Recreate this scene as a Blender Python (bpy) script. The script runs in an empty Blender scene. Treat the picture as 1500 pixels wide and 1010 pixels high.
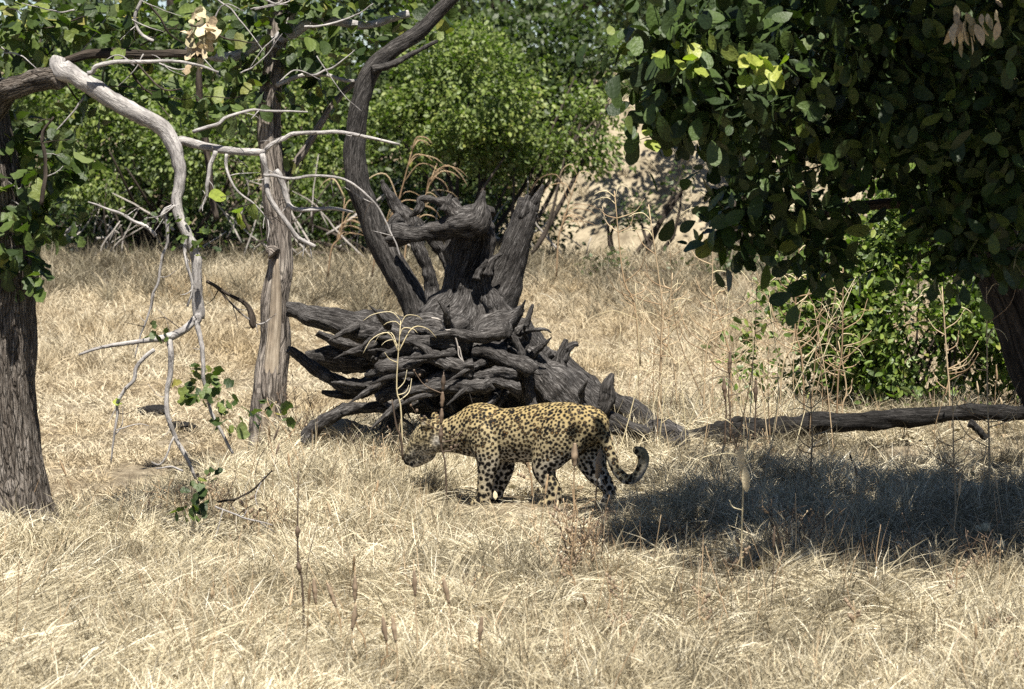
import bpy, math, random
import numpy as np
from mathutils import Vector, Matrix, kdtree

# ------------------------------------------------------------------ camera, sky, sun, exposure
S = bpy.context.scene
COL = S.collection
F, HC, YH = 5375.0, 3.0, 90.0            # focal length in photo pixels, eye height, horizon row
cam = bpy.data.cameras.new('camera'); co = bpy.data.objects.new('camera', cam); COL.objects.link(co)
co.location = (0, 0, HC); co.rotation_euler = (math.radians(90), 0, 0)
cam.sensor_width = 36.0; cam.lens = F / 1500 * 36
cam.shift_y = -(505 - YH) / 1500
cam.clip_start = 0.5; cam.clip_end = 3000
cam.dof.use_dof = True; cam.dof.focus_distance = 25.6; cam.dof.aperture_fstop = 6.0
S.camera = co
SUN_EL, SUN_AZ = 64.0, 172.0              # azimuth: clockwise from +Y; 180 is straight behind the camera
w = bpy.data.worlds.new('World'); S.world = w; w.use_nodes = True
nt = w.node_tree; bg = nt.nodes['Background']
sky = nt.nodes.new('ShaderNodeTexSky'); sky.sky_type = 'NISHITA'; sky.sun_disc = False
sky.sun_elevation = math.radians(SUN_EL); sky.sun_rotation = math.radians(SUN_AZ)
sky.altitude = 600; sky.air_density = 0.6; sky.dust_density = 0.4
nt.links.new(sky.outputs[0], bg.inputs[0]); bg.inputs[1].default_value = 0.05
sl = bpy.data.lights.new('sun', 'SUN'); sl.energy = 5.0; sl.angle = math.radians(0.5); sl.color = (1, 0.95, 0.86)
so = bpy.data.objects.new('sun', sl); COL.objects.link(so); so.location = (0, -5, 30)
el, az = math.radians(SUN_EL), math.radians(SUN_AZ)
sdir = Vector((math.sin(az) * math.cos(el), math.cos(az) * math.cos(el), math.sin(el)))
so.rotation_euler = sdir.to_track_quat('Z', 'Y').to_euler()
S.view_settings.view_transform = 'Standard'; S.view_settings.look = 'None'
S.view_settings.exposure = 1.33; S.view_settings.gamma = 1.0; S.view_settings.use_curve_mapping = False
S.render.engine = 'CYCLES'
S.cycles.use_denoising = False
S.cycles.max_bounces = 8; S.cycles.transparent_max_bounces = 8
S.cycles.sample_clamp_indirect = 6.0

rng = np.random.default_rng(7)
random.seed(7)

# ------------------------------------------------------------------ helpers
def W(px, py, d):
    """point of the photograph at distance d in front of the camera"""
    return np.array([(px - 750) / F * d, d, HC - (py - YH) / F * d])

def _h(ix, iy, iz, seed):
    n = (ix.astype(np.int64) * 374761393 + iy.astype(np.int64) * 668265263 + iz.astype(np.int64) * 2147483647 + seed * 974711) & 0x7fffffff
    n = (n ^ (n >> 13)) * 1274126177 & 0x7fffffff
    n = (n ^ (n >> 16)) & 0xffff
    return n / 65535.0

def vnoise(p, seed=0):
    p = np.asarray(p, float)
    i = np.floor(p); f = p - i; f = f * f * (3 - 2 * f); i = i.astype(np.int64)
    out = 0
    for dx in (0, 1):
        for dy in (0, 1):
            for dz in (0, 1):
                wgt = (f[:, 0] if dx else 1 - f[:, 0]) * (f[:, 1] if dy else 1 - f[:, 1]) * (f[:, 2] if dz else 1 - f[:, 2])
                out = out + wgt * _h(i[:, 0] + dx, i[:, 1] + dy, i[:, 2] + dz, seed)
    return out * 2 - 1

def fbm(p, seed=0, octv=3):
    p = np.asarray(p, float); a, o = 1.0, 0
    for k in range(octv):
        o = o + a * vnoise(p * (2.03 ** k), seed + k * 17); a *= 0.5
    return o

def sstep(x): x = np.clip(x, 0, 1); return x * x * (3 - 2 * x)

BROW_X = np.array([-9, -3.2, -2.3, -1.62, 1.44, 4.5, 9.0]); BROW_Y = np.array([20.5, 22.6, 25.6, 29.6, 31.2, 32, 32])
def gz(x, y):
    x = np.asarray(x, float); y = np.asarray(y, float)
    yb = np.interp(x, BROW_X, BROW_Y)
    z = -0.5 * sstep((y - yb) / 1.6) * (1 - sstep((y - 36) / 16))
    p = np.stack([x, y, 0 * x], -1).reshape(-1, 3)
    n = (0.05 * vnoise(p * 0.7, 3) + 0.035 * vnoise(p * 1.9, 5) + 0.03 * vnoise(p * np.array([3.6, 4.4, 1]), 6)).reshape(x.shape)
    return z + n * np.clip((70 - y) / 20, 0.0, 1)

def mesh_np(name, V, faces, attrs=None, smooth=True):
    """faces: list of int arrays (M,k)"""
    me = bpy.data.meshes.new(name)
    V = np.ascontiguousarray(V, np.float32)
    me.vertices.add(len(V)); me.vertices.foreach_set('co', V.ravel())
    tot = []; idx = []
    for f in faces:
        f = np.asarray(f, np.int32)
        if len(f) == 0: continue
        idx.append(f.ravel()); tot.append(np.full(len(f), f.shape[1], np.int32))
    if idx:
        idx = np.concatenate(idx); tot = np.concatenate(tot)
        me.loops.add(len(idx)); me.loops.foreach_set('vertex_index', idx)
        st = np.concatenate([[0], np.cumsum(tot)[:-1]]).astype(np.int32)
        me.polygons.add(len(tot)); me.polygons.foreach_set('loop_start', st); me.polygons.foreach_set('loop_total', tot)
        me.polygons.foreach_set('use_smooth', np.full(len(tot), smooth, bool))
    for k, (typ, a) in (attrs or {}).items():
        at = me.attributes.new(k, typ, 'POINT')
        a = np.ascontiguousarray(a)
        if typ == 'FLOAT': at.data.foreach_set('value', a.astype(np.float32).ravel())
        elif typ == 'INT': at.data.foreach_set('value', a.astype(np.int32).ravel())
        elif typ == 'BOOLEAN': at.data.foreach_set('value', a.astype(bool).ravel())
        elif typ == 'FLOAT_VECTOR': at.data.foreach_set('vector', a.astype(np.float32).ravel())
    me.update(); me.validate()
    return me

def link(name, me, mat=None, parent=None, loc=None):
    o = bpy.data.objects.new(name, me); COL.objects.link(o)
    if mat is not None and me is not None and len(me.materials) == 0: me.materials.append(mat)
    if parent is not None: o.parent = parent
    if loc is not None: o.location = loc
    return o

def tag(o, label=None, cat=None, group=None, kind=None):
    for k, v in (('label', label), ('category', cat), ('group', group), ('kind', kind)):
        if v: o[k] = v
    return o

def thing(name, loc, label, cat, group=None):
    o = bpy.data.objects.new(name, None); COL.objects.link(o); o.location = tuple(float(v) for v in loc)
    o.empty_display_size = 0.2
    return tag(o, label, cat, group)

def part(name, geo, mat, root, kind=None, label=None):
    """geo = (V, faces, attrs) in world space; becomes a child of root"""
    V, Fc, A = geo
    o = link(name, mesh_np(name, V - np.array(root.location) if root else V, Fc, A), mat, root)
    if kind: o['kind'] = kind
    if label: o['label'] = label
    return o

def join(geos):
    V = []; Fs = {}; A = {}; n = 0
    for v, fs, a in geos:
        V.append(v)
        for f in fs:
            f = np.asarray(f)
            if len(f): Fs.setdefault(f.shape[1], []).append(f + n)
        for k, (t, arr) in a.items(): A.setdefault(k, (t, []))[1].append(arr)
        n += len(v)
    return np.concatenate(V), [np.concatenate(x) for x in Fs.values()], {k: (t, np.concatenate(l)) for k, (t, l) in A.items()}

def catmull(P, n):
    P = np.asarray(P, float); m = len(P)
    t = np.linspace(0, m - 1, n); i = np.clip(t.astype(int), 0, m - 2); f = (t - i)[:, None]
    g = lambda k: P[np.clip(k, 0, m - 1)]
    p0, p1, p2, p3 = g(i - 1), g(i), g(i + 1), g(i + 2)
    p0 = np.where((i == 0)[:, None], 2 * p1 - p2, p0); p3 = np.where((i == m - 2)[:, None], 2 * p2 - p1, p3)
    return 0.5 * (2 * p1 + (p2 - p0) * f + (2 * p0 - 5 * p1 + 4 * p2 - p3) * f ** 2 + (3 * p1 - p0 - 3 * p2 + p3) * f ** 3)

def frames(C):
    T = np.gradient(C, axis=0); T /= np.linalg.norm(T, axis=1)[:, None] + 1e-9
    ref = np.array([0, 1, 0.0]) if abs(T[0][1]) < 0.8 else np.array([0, 0, 1.0])
    N = np.zeros_like(C); n = ref - T[0] * (ref @ T[0]); n /= np.linalg.norm(n)
    for k in range(len(C)):
        n = n - T[k] * (n @ T[k]); n /= np.linalg.norm(n) + 1e-9; N[k] = n
    return T, N, np.cross(T, N)

def tube(P, R, seg=14, res=0.05, rough=0.0, lump=0.0, freq=3.0, flat=None, jag=(0, 0), seed=0, twist=0.0, wander=0.0, n=None, gnarl=0.0):
    """swept tube through P with radii R (world units); gco = stretched coordinates for grain"""
    P = np.asarray(P, float); R = np.asarray(R, float)
    L = np.linalg.norm(np.diff(P, axis=0), axis=1).sum()
    n = n or int(np.clip(L / res, 3, 90)) + 1
    C = catmull(P, n)
    r = np.interp(np.linspace(0, len(R) - 1, n), np.arange(len(R)), R)
    if wander:
        s = np.linspace(0, L, n)
        for ax in range(3):
            C[:, ax] += wander * r * vnoise(np.stack([s * float(np.clip(.11 / max(r.mean(), 1e-4), 4, 13)), 0 * s + ax * 7.3, 0 * s + seed], -1), seed) * np.minimum(1, np.arange(n) / 2)
    T, N, B = frames(C)
    s = np.concatenate([[0], np.cumsum(np.linalg.norm(np.diff(C, axis=0), axis=1))])
    th = np.arange(seg) / seg * 2 * math.pi
    # end caps: two extra rings at each end
    ks = np.concatenate([[0, 0], np.arange(n), [n - 1, n - 1]])
    rs = np.ones(len(ks)); rs[0], rs[1], rs[-1], rs[-2] = 0.02, 0.7, 0.02, 0.7
    ax_off = np.zeros(len(ks)); ax_off[0] = -0.10 * r[0]; ax_off[1] = -0.07 * r[0]; ax_off[-1] = 0.10 * r[-1]; ax_off[-2] = 0.07 * r[-1]
    tw = th[None, :] + (s[ks] * twist)[:, None]
    rr = np.repeat(r[ks][:, None], seg, 1)
    gco = np.stack([np.cos(th)[None, :] * rr.mean() * np.ones((len(ks), 1)), np.sin(th)[None, :] * rr.mean() * np.ones((len(ks), 1)),
                    np.repeat((s[ks] * 0.16)[:, None], seg, 1)], -1)
    gco = gco + seed * 3.7
    g = gco.reshape(-1, 3)
    rm = max(R.mean(), 1e-4)
    q = np.stack([(np.cos(th) * freq)[None, :] * np.ones((len(ks), 1)), (np.sin(th) * freq)[None, :] * np.ones((len(ks), 1)), np.repeat((s[ks] / rm * 0.22)[:, None], seg, 1)], -1).reshape(-1, 3) + seed * 5.1
    d = np.zeros(len(q))
    if rough:
        a = vnoise(q, seed); b = vnoise(q * 2.1, seed + 5)
        d = d + rough * ((1 - 2 * np.abs(a)) * 0.7 + 0.5 * b)
    if gnarl:
        p3 = (C[ks][:, None, :] + (N[ks][:, None, :] * np.cos(tw)[..., None] + B[ks][:, None, :] * np.sin(tw)[..., None]) * rr[..., None]).reshape(-1, 3)
        fq = 0.8 / rm
        ch = fbm(p3 * fq * 1.4, seed + 51, 2) * 3; d = d + .35 * gnarl * (np.round(ch) / 3)
        d = d + gnarl * (fbm(p3 * fq, seed + 31, 3) - 0.5 * np.maximum(0, fbm(p3 * fq * 2.1, seed + 41, 2) - .3))
    if lump:
        q2 = q * np.array([0.35, 0.35, 1.6]); d = d + lump * fbm(q2, seed + 9, 2)
    d = d.reshape(len(ks), seg)
    rad = rr * (1 + d) * rs[:, None]
    fl = np.ones((len(ks), 2))
    if flat is not None: fl[:, 0], fl[:, 1] = flat
    off = N[ks][:, None, :] * (np.cos(tw) * rad * fl[:, :1])[..., None] + B[ks][:, None, :] * (np.sin(tw) * rad * fl[:, 1:])[..., None]
    V = C[ks][:, None, :] + off + T[ks][:, None, :] * ax_off[:, None, None]
    for e, j in enumerate(jag):
        if j:
            jn = vnoise(np.stack([np.cos(th) * 2.2, np.sin(th) * 2.2, 0 * th + seed * 1.3], -1), seed + 3) * r[0 if e == 0 else -1] * j
            rows = (0, 1, 2) if e == 0 else (-1, -2, -3)
            for rw, k in zip(rows, (0.2, 1, 1)):
                V[rw] += (T[0] * -1 if e == 0 else T[-1])[None, :] * (jn * k)[:, None]
    m = len(ks)
    i = np.arange(m - 1)[:, None] * seg; jj = np.arange(seg)[None, :]
    a = i + jj; b = i + (jj + 1) % seg
    quads = np.stack([a, b, b + seg, a + seg], -1).reshape(-1, 4)
    return V.reshape(-1, 3), [quads], {'gco': ('FLOAT_VECTOR', g)}

def pt(pts, d0, sc=None):
    """pts of (px, py, r_px[, depth offset]) -> world points and radii"""
    P = []; R = []
    for q in pts:
        d = d0 + (q[3] if len(q) > 3 else 0)
        P.append(W(q[0], q[1], d)); R.append(q[2] / F * d)
    return np.array(P), np.array(R)

# ------------------------------------------------------------------ materials
def mat(name):
    m = bpy.data.materials.new(name); m.use_nodes = True
    n = m.node_tree; b = n.nodes['Principled BSDF']
    return m, n, b
def nd(n, typ, **kw):
    x = n.nodes.new(typ)
    for k, v in kw.items():
        if k.startswith('i_'):
            key = k[2:]; x.inputs[int(key) if key.isdigit() else key.replace('_', ' ')].default_value = v
        else: setattr(x, k, v)
    return x
def ramp(n, stops, src=None):
    r = n.nodes.new('ShaderNodeValToRGB'); e = r.color_ramp.elements
    while len(e) < len(stops): e.new(0.5)
    for k, (p, c) in enumerate(stops): e[k].position = p; e[k].color = (*c, 1) if len(c) == 3 else c
    if src: n.links.new(src, r.inputs[0])
    return r
def mixc(n, fac, a, b, mode='MIX'):
    x = n.nodes.new('ShaderNodeMix'); x.data_type = 'RGBA'; x.blend_type = mode
    for sock, v in ((x.inputs[0], fac), (x.inputs[6], a), (x.inputs[7], b)):
        if isinstance(v, bpy.types.NodeSocket): n.links.new(v, sock)
        elif isinstance(v, (int, float)): sock.default_value = v
        else: sock.default_value = (*v, 1)
    return x.outputs[2]
def mathn(n, op, a, b=None):
    x = n.nodes.new('ShaderNodeMath'); x.operation = op
    for s_, v in zip(x.inputs, (a, b)):
        if v is None: continue
        if isinstance(v, bpy.types.NodeSocket): n.links.new(v, s_)
        else: s_.default_value = v
    return x.outputs[0]

def wood_mat(name, cols, scale=26, bump=0.012, crack=0.5, rough=0.85, gattr='gco', stretch=0.45, plates=0.0):
    m, n, b = mat(name)
    at = nd(n, 'ShaderNodeAttribute', attribute_name=gattr)
    mp = nd(n, 'ShaderNodeMapping'); mp.inputs['Scale'].default_value = (1, 1, stretch); n.links.new(at.outputs['Vector'], mp.inputs[0])
    wp = nd(n, 'ShaderNodeTexNoise', i_Scale=7.0, i_Detail=2.0); n.links.new(at.outputs['Vector'], wp.inputs['Vector'])
    vm = nd(n, 'ShaderNodeVectorMath', operation='MULTIPLY_ADD'); n.links.new(wp.outputs['Color'], vm.inputs[0]); vm.inputs[1].default_value = (.03, .03, 0.0); n.links.new(mp.outputs[0], vm.inputs[2])
    src = vm.outputs[0]
    no = nd(n, 'ShaderNodeTexNoise', i_Scale=scale, i_Detail=8.0, i_Roughness=0.7); n.links.new(src, no.inputs['Vector'])
    no2 = nd(n, 'ShaderNodeTexNoise', i_Scale=scale * 3.0, i_Detail=5.0, i_Roughness=0.7); n.links.new(src, no2.inputs['Vector'])
    cr = nd(n, 'ShaderNodeTexNoise', i_Scale=scale * 0.55, i_Detail=3.0, i_Roughness=0.6); n.links.new(src, cr.inputs['Vector'])
    ab = mathn(n, 'ABSOLUTE', mathn(n, 'SUBTRACT', cr.outputs[0], 0.46))
    ck = ramp(n, [(0.0, (0, 0, 0)), (0.03, (1, 1, 1))], ab)
    g = nd(n, 'ShaderNodeTexCoord'); bl = nd(n, 'ShaderNodeTexNoise', i_Scale=5.0, i_Detail=6.0, i_Roughness=0.65); n.links.new(g.outputs['Object'], bl.inputs['Vector'])
    c = ramp(n, cols, mathn(n, 'ADD', mathn(n, 'MULTIPLY', no.outputs[0], .6), mathn(n, 'MULTIPLY', no2.outputs[0], .4))).outputs[0]
    c = mixc(n, .7, c, ramp(n, [(.3, (.55, .53, .52)), (.5, (1, 1, 1)), (.7, (1.4, 1.38, 1.36))], bl.outputs[0]).outputs[0], 'MULTIPLY')
    c = mixc(n, mathn(n, 'MULTIPLY', mathn(n, 'SUBTRACT', 1.0, ck.outputs[0]), crack), c, tuple(0.3 * x for x in cols[0][1]))
    hgt = mathn(n, 'ADD', mathn(n, 'MULTIPLY', ck.outputs[0], 0.35), mathn(n, 'ADD', no.outputs[0], mathn(n, 'MULTIPLY', no2.outputs[0], 0.7)))
    if plates:
        vo = nd(n, 'ShaderNodeTexVoronoi', feature='DISTANCE_TO_EDGE', i_Scale=scale * 1.4); n.links.new(src, vo.inputs['Vector'])
        pk = ramp(n, [(0.0, (0, 0, 0)), (0.12, (1, 1, 1))], vo.outputs['Distance'])
        c = mixc(n, mathn(n, 'MULTIPLY', mathn(n, 'SUBTRACT', 1.0, pk.outputs[0]), plates), c, tuple(0.4 * x for x in cols[0][1]))
        hgt = mathn(n, 'ADD', hgt, mathn(n, 'MULTIPLY', pk.outputs[0], 0.5))
    n.links.new(c, b.inputs['Base Color'])
    b.inputs['Roughness'].default_value = rough; b.inputs['Specular IOR Level'].default_value = 0.12
    bp = nd(n, 'ShaderNodeBump', i_Strength=0.9, i_Distance=bump); n.links.new(hgt, bp.inputs['Height'])
    n.links.new(bp.outputs[0], b.inputs['Normal'])
    return m

M_DEAD = wood_mat('weathered_wood', [(0.37, (0.008, 0.0072, 0.0068)), (0.49, (0.040, 0.0365, 0.0345)), (0.56, (0.10, 0.094, 0.09)), (0.63, (0.21, 0.20, 0.19))], 92, 0.012, 0.8, stretch=.8)
M_LEAN = wood_mat('dark_wood', [(0.38, (0.010, 0.009, 0.008)), (0.5, (0.038, 0.035, 0.033)), (0.61, (0.115, 0.107, 0.10))], 85, 0.011, 0.7, stretch=.7)
M_LOG = wood_mat('log_wood', [(0.38, (0.005, 0.0045, 0.0045)), (0.5, (0.015, 0.014, 0.013)), (0.61, (0.05, 0.047, 0.045))], 85, 0.011, 0.7, stretch=.7)  # near black: the crown's shade on the log is put into this colour
M_BARK = wood_mat('rough_bark', [(0.38, (0.045, 0.035, 0.028)), (0.5, (0.14, 0.12, 0.102)), (0.61, (0.29, 0.26, 0.23))], 34, 0.035, 0.9, stretch=1.0, plates=.55)
M_PALE = wood_mat('pale_bark', [(0.38, (0.07, 0.058, 0.048)), (0.5, (0.22, 0.19, 0.165)), (0.61, (0.38, 0.34, 0.29))], 22, 0.02, 0.8, stretch=.8, plates=.35)
M_CORE = wood_mat('bare_wood', [(0.38, (0.12, 0.095, 0.072)), (0.5, (0.25, 0.205, 0.155)), (0.61, (0.38, 0.325, 0.255))], 24, 0.01, 0.4)
M_LIMB = wood_mat('grey_limb', [(0.38, (0.14, 0.13, 0.125)), (0.5, (0.27, 0.255, 0.245)), (0.61, (0.40, 0.38, 0.36))], 40, 0.006, 0.25, stretch=1.5)
M_DARKBARK = wood_mat('brown_bark', [(0.38, (0.014, 0.011, 0.009)), (0.5, (0.045, 0.036, 0.029)), (0.61, (0.10, 0.082, 0.067))], 18, 0.02, 0.7)
M_TWIG = wood_mat('dry_twig', [(0.25, (0.22, 0.20, 0.18)), (0.5, (0.34, 0.31, 0.28)), (0.75, (0.46, 0.42, 0.37))], 60, 0.002, 0.1)

def leaf_mat(name, stops, trans=0.3, rough=0.4, spec=0.5, tcol=(0.16, 0.24, 0.03), back=(0.15, 0.18, 0.09)):
    m, n, b = mat(name)
    at = nd(n, 'ShaderNodeAttribute', attribute_name='tint')
    oi = nd(n, 'ShaderNodeObjectInfo')
    # single leaf objects carry no tint, they vary by object
    has = nd(n, 'ShaderNodeAttribute', attribute_name='single')
    v = mathn(n, 'ADD', at.outputs['Fac'], mathn(n, 'MULTIPLY', has.outputs['Fac'], oi.outputs['Random']))
    c = ramp(n, stops, v).outputs[0]
    g = nd(n, 'ShaderNodeNewGeometry')
    nz = nd(n, 'ShaderNodeTexNoise', i_Scale=45.0, i_Detail=3.0); n.links.new(g.outputs['Position'], nz.inputs['Vector'])
    c = mixc(n, 0.5, c, ramp(n, [(0.3, (0.55, 0.55, 0.5)), (0.65, (1.25, 1.2, 1.1))], nz.outputs[0]).outputs[0], 'MULTIPLY')
    c = mixc(n, mathn(n, 'MULTIPLY', g.outputs['Backfacing'], 0.4), c, back)
    n.links.new(c, b.inputs['Base Color']); b.inputs['Roughness'].default_value = rough; b.inputs['Specular IOR Level'].default_value = spec
    bp = nd(n, 'ShaderNodeBump', i_Strength=.6, i_Distance=.012); n.links.new(nz.outputs[0], bp.inputs['Height']); n.links.new(bp.outputs[0], b.inputs['Normal'])
    tr = nd(n, 'ShaderNodeBsdfTranslucent'); n.links.new(mixc(n, 1.0, c, tuple(6 * x for x in tcol), 'MULTIPLY'), tr.inputs[0])
    mx = nd(n, 'ShaderNodeMixShader', i_0=trans); n.links.new(b.outputs[0], mx.inputs[1]); n.links.new(tr.outputs[0], mx.inputs[2])
    n.links.new(mx.outputs[0], n.nodes['Material Output'].inputs[0])
    return m
GREEN = [(0.0, (0.018, 0.032, 0.010)), (0.4, (0.044, 0.070, 0.018)), (0.75, (0.080, 0.115, 0.030)), (0.93, (0.13, 0.16, 0.035)), (1.0, (0.20, 0.18, 0.05))]
M_LEAF_R = leaf_mat('leathery_leaf', [(0.0, (0.010, 0.020, 0.006)), (0.5, (0.030, 0.052, 0.013)), (0.9, (0.062, 0.098, 0.022)), (1.0, (0.12, 0.14, 0.03))], 0.12, 0.52, 0.28, back=(0.035, 0.05, 0.025))  # leaf colour lowered to carry part of the crown's own shade
M_LEAF_L = leaf_mat('lobed_leaf', GREEN, 0.25, 0.52, 0.3)
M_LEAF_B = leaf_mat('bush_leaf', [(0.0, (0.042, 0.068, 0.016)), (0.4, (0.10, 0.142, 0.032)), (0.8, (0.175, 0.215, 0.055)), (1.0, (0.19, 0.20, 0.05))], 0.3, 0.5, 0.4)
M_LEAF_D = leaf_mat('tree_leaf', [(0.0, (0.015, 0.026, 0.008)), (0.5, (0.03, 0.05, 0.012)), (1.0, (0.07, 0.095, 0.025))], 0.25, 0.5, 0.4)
M_LEAF_S = leaf_mat('shrub_leaf', [(0.0, (0.05, 0.082, 0.018)), (0.5, (0.10, 0.15, 0.03)), (0.9, (0.16, 0.21, 0.045)), (1.0, (0.20, 0.21, 0.05))], 0.28, 0.45, 0.45)
M_LEAF_Y = leaf_mat('yellow_leaf', [(0.0, (0.22, 0.27, 0.05)), (1.0, (0.32, 0.34, 0.08))], 0.35, 0.45, 0.4)
M_DRYLEAF = leaf_mat('dry_leaf', [(0.0, (0.30, 0.23, 0.15)), (0.6, (0.48, 0.40, 0.28)), (1.0, (0.60, 0.52, 0.36))], 0.15, 0.7, 0.2, (0.16, 0.14, 0.1))

def straw_mat(name, stops, trans=0.2, obj_mix=0.35, patch=None):
    m, n, b = mat(name)
    at = nd(n, 'ShaderNodeAttribute', attribute_name='tint')
    oi = nd(n, 'ShaderNodeObjectInfo')
    v = mathn(n, 'ADD', mathn(n, 'MULTIPLY', at.outputs['Fac'], 1 - obj_mix), mathn(n, 'MULTIPLY', oi.outputs['Random'], obj_mix))
    c = ramp(n, stops, v).outputs[0]
    if patch:
        g = nd(n, 'ShaderNodeNewGeometry')
        nz = nd(n, 'ShaderNodeTexNoise', i_Scale=patch[0], i_Detail=4.0, i_Roughness=0.6); n.links.new(g.outputs['Position'], nz.inputs['Vector'])
        c = mixc(n, ramp(n, [(0.42, (0, 0, 0)), (0.68, (1, 1, 1))], nz.outputs[0]).outputs[0], c, mixc(n, 1.0, c, patch[1], 'MULTIPLY'))
    n.links.new(c, b.inputs['Base Color']); b.inputs['Roughness'].default_value = 0.6; b.inputs['Specular IOR Level'].default_value = 0.35
    tr = nd(n, 'ShaderNodeBsdfTranslucent'); n.links.new(c, tr.inputs[0])
    mx = nd(n, 'ShaderNodeMixShader', i_0=trans); n.links.new(b.outputs[0], mx.inputs[1]); n.links.new(tr.outputs[0], mx.inputs[2])
    n.links.new(mx.outputs[0], n.nodes['Material Output'].inputs[0])
    return m
STRAW = [(0.0, (0.10, 0.08, 0.052)), (0.2, (0.30, 0.25, 0.16)), (0.5, (0.56, 0.49, 0.335)), (0.8, (0.71, 0.65, 0.50)), (1.0, (0.82, 0.79, 0.69))]
M_STRAW = straw_mat('straw', STRAW, 0.2, 0.35, (0.9, (0.60, 0.58, 0.54)))
M_FIELD = straw_mat('field_straw', [(0.0, (0.24, 0.19, 0.125)), (0.3, (0.41, 0.345, 0.235)), (0.7, (0.55, 0.485, 0.35)), (1.0, (0.66, 0.61, 0.48))], 0.2, 0.5, (0.45, (0.74, 0.66, 0.54)))
M_STEM = straw_mat('dry_stem', [(0.0, (0.20, 0.13, 0.075)), (0.5, (0.34, 0.24, 0.14)), (1.0, (0.5, 0.40, 0.26))], 0.1, 0.8)
M_STEMDARK = straw_mat('dark_stem', [(0.0, (0.05, 0.035, 0.025)), (1.0, (0.13, 0.09, 0.06))], 0.05, 0.8)
M_HEAD = straw_mat('seed_head', [(0.0, (0.15, 0.105, 0.07)), (1.0, (0.30, 0.225, 0.15))], 0.1, 0.8)
M_ARC = straw_mat('pale_blade', [(0.0, (0.50, 0.42, 0.25)), (1.0, (0.68, 0.60, 0.40))], 0.2, 0.8)

def ground_mat():
    m, n, b = mat('dry_soil')
    g = nd(n, 'ShaderNodeNewGeometry')
    a = nd(n, 'ShaderNodeTexNoise', i_Scale=9.0, i_Detail=8.0, i_Roughness=0.7); n.links.new(g.outputs['Position'], a.inputs['Vector'])
    a2 = nd(n, 'ShaderNodeTexNoise', i_Scale=0.6, i_Detail=4.0); n.links.new(g.outputs['Position'], a2.inputs['Vector'])
    a3 = nd(n, 'ShaderNodeTexNoise', i_Scale=90.0, i_Detail=4.0); n.links.new(g.outputs['Position'], a3.inputs['Vector'])
    c = ramp(n, [(0.3, (0.10, 0.078, 0.052)), (0.5, (0.20, 0.165, 0.115)), (0.7, (0.34, 0.29, 0.21))], a.outputs[0]).outputs[0]
    c = mixc(n, ramp(n, [(0.4, (0, 0, 0)), (0.65, (1, 1, 1))], a2.outputs[0]).outputs[0], c, mixc(n, 1.0, c, (0.8, 0.72, 0.6), 'MULTIPLY'))
    c = mixc(n, 0.4, c, ramp(n, [(0.3, (0.5, 0.5, 0.5)), (0.7, (1.3, 1.3, 1.3))], a3.outputs[0]).outputs[0], 'MULTIPLY')
    n.links.new(c, b.inputs['Base Color']); b.inputs['Roughness'].default_value = 0.95; b.inputs['Specular IOR Level'].default_value = 0.1
    bp = nd(n, 'ShaderNodeBump', i_Strength=1.0, i_Distance=0.05); n.links.new(mathn(n, 'ADD', a.outputs[0], mathn(n, 'MULTIPLY', a3.outputs[0], 0.2)), bp.inputs['Height'])
    n.links.new(bp.outputs[0], b.inputs['Normal'])
    return m
M_SOIL = ground_mat()
def earth_mat():
    m, n, b = mat('bare_earth')
    g = nd(n, 'ShaderNodeNewGeometry')
    a = nd(n, 'ShaderNodeTexNoise', i_Scale=2.2, i_Detail=8.0, i_Roughness=0.65); n.links.new(g.outputs['Position'], a.inputs['Vector'])
    c = ramp(n, [(0.35, (0.12, 0.095, 0.06)), (0.5, (0.24, 0.20, 0.135)), (0.65, (0.33, 0.28, 0.195))], a.outputs[0]).outputs[0]
    n.links.new(c, b.inputs['Base Color']); b.inputs['Roughness'].default_value = 0.95
    bp = nd(n, 'ShaderNodeBump', i_Strength=0.8, i_Distance=0.12); n.links.new(a.outputs[0], bp.inputs['Height']); n.links.new(bp.outputs[0], b.inputs['Normal'])
    return m
M_EARTH = earth_mat()

# ------------------------------------------------------------------ ground
def axis(lo, hi, step, far, growth=1.35):
    c = list(np.arange(lo, hi + 1e-6, step)); a = []; s = step; x = lo
    while x > -far: s *= growth; x -= s; a.append(x)
    b = []; s = step; x = hi
    while x < far: s *= growth; x += s; b.append(x)
    return np.array(a[::-1] + c + b)
gx = axis(-6, 6, 0.12, 900); gy = axis(14, 60, 0.14, 1500)
X, Y = np.meshgrid(gx, gy)
GZ = gz(X, Y)
nx, ny = len(gx), len(gy)
ii = np.arange(ny - 1)[:, None] * nx + np.arange(nx - 1)[None, :]
quads = np.stack([ii, ii + 1, ii + 1 + nx, ii + nx], -1).reshape(-1, 4)
tag(link('ground', mesh_np('ground', np.stack([X, Y, GZ], -1).reshape(-1, 3), [quads]), M_SOIL), kind='structure')

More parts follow.
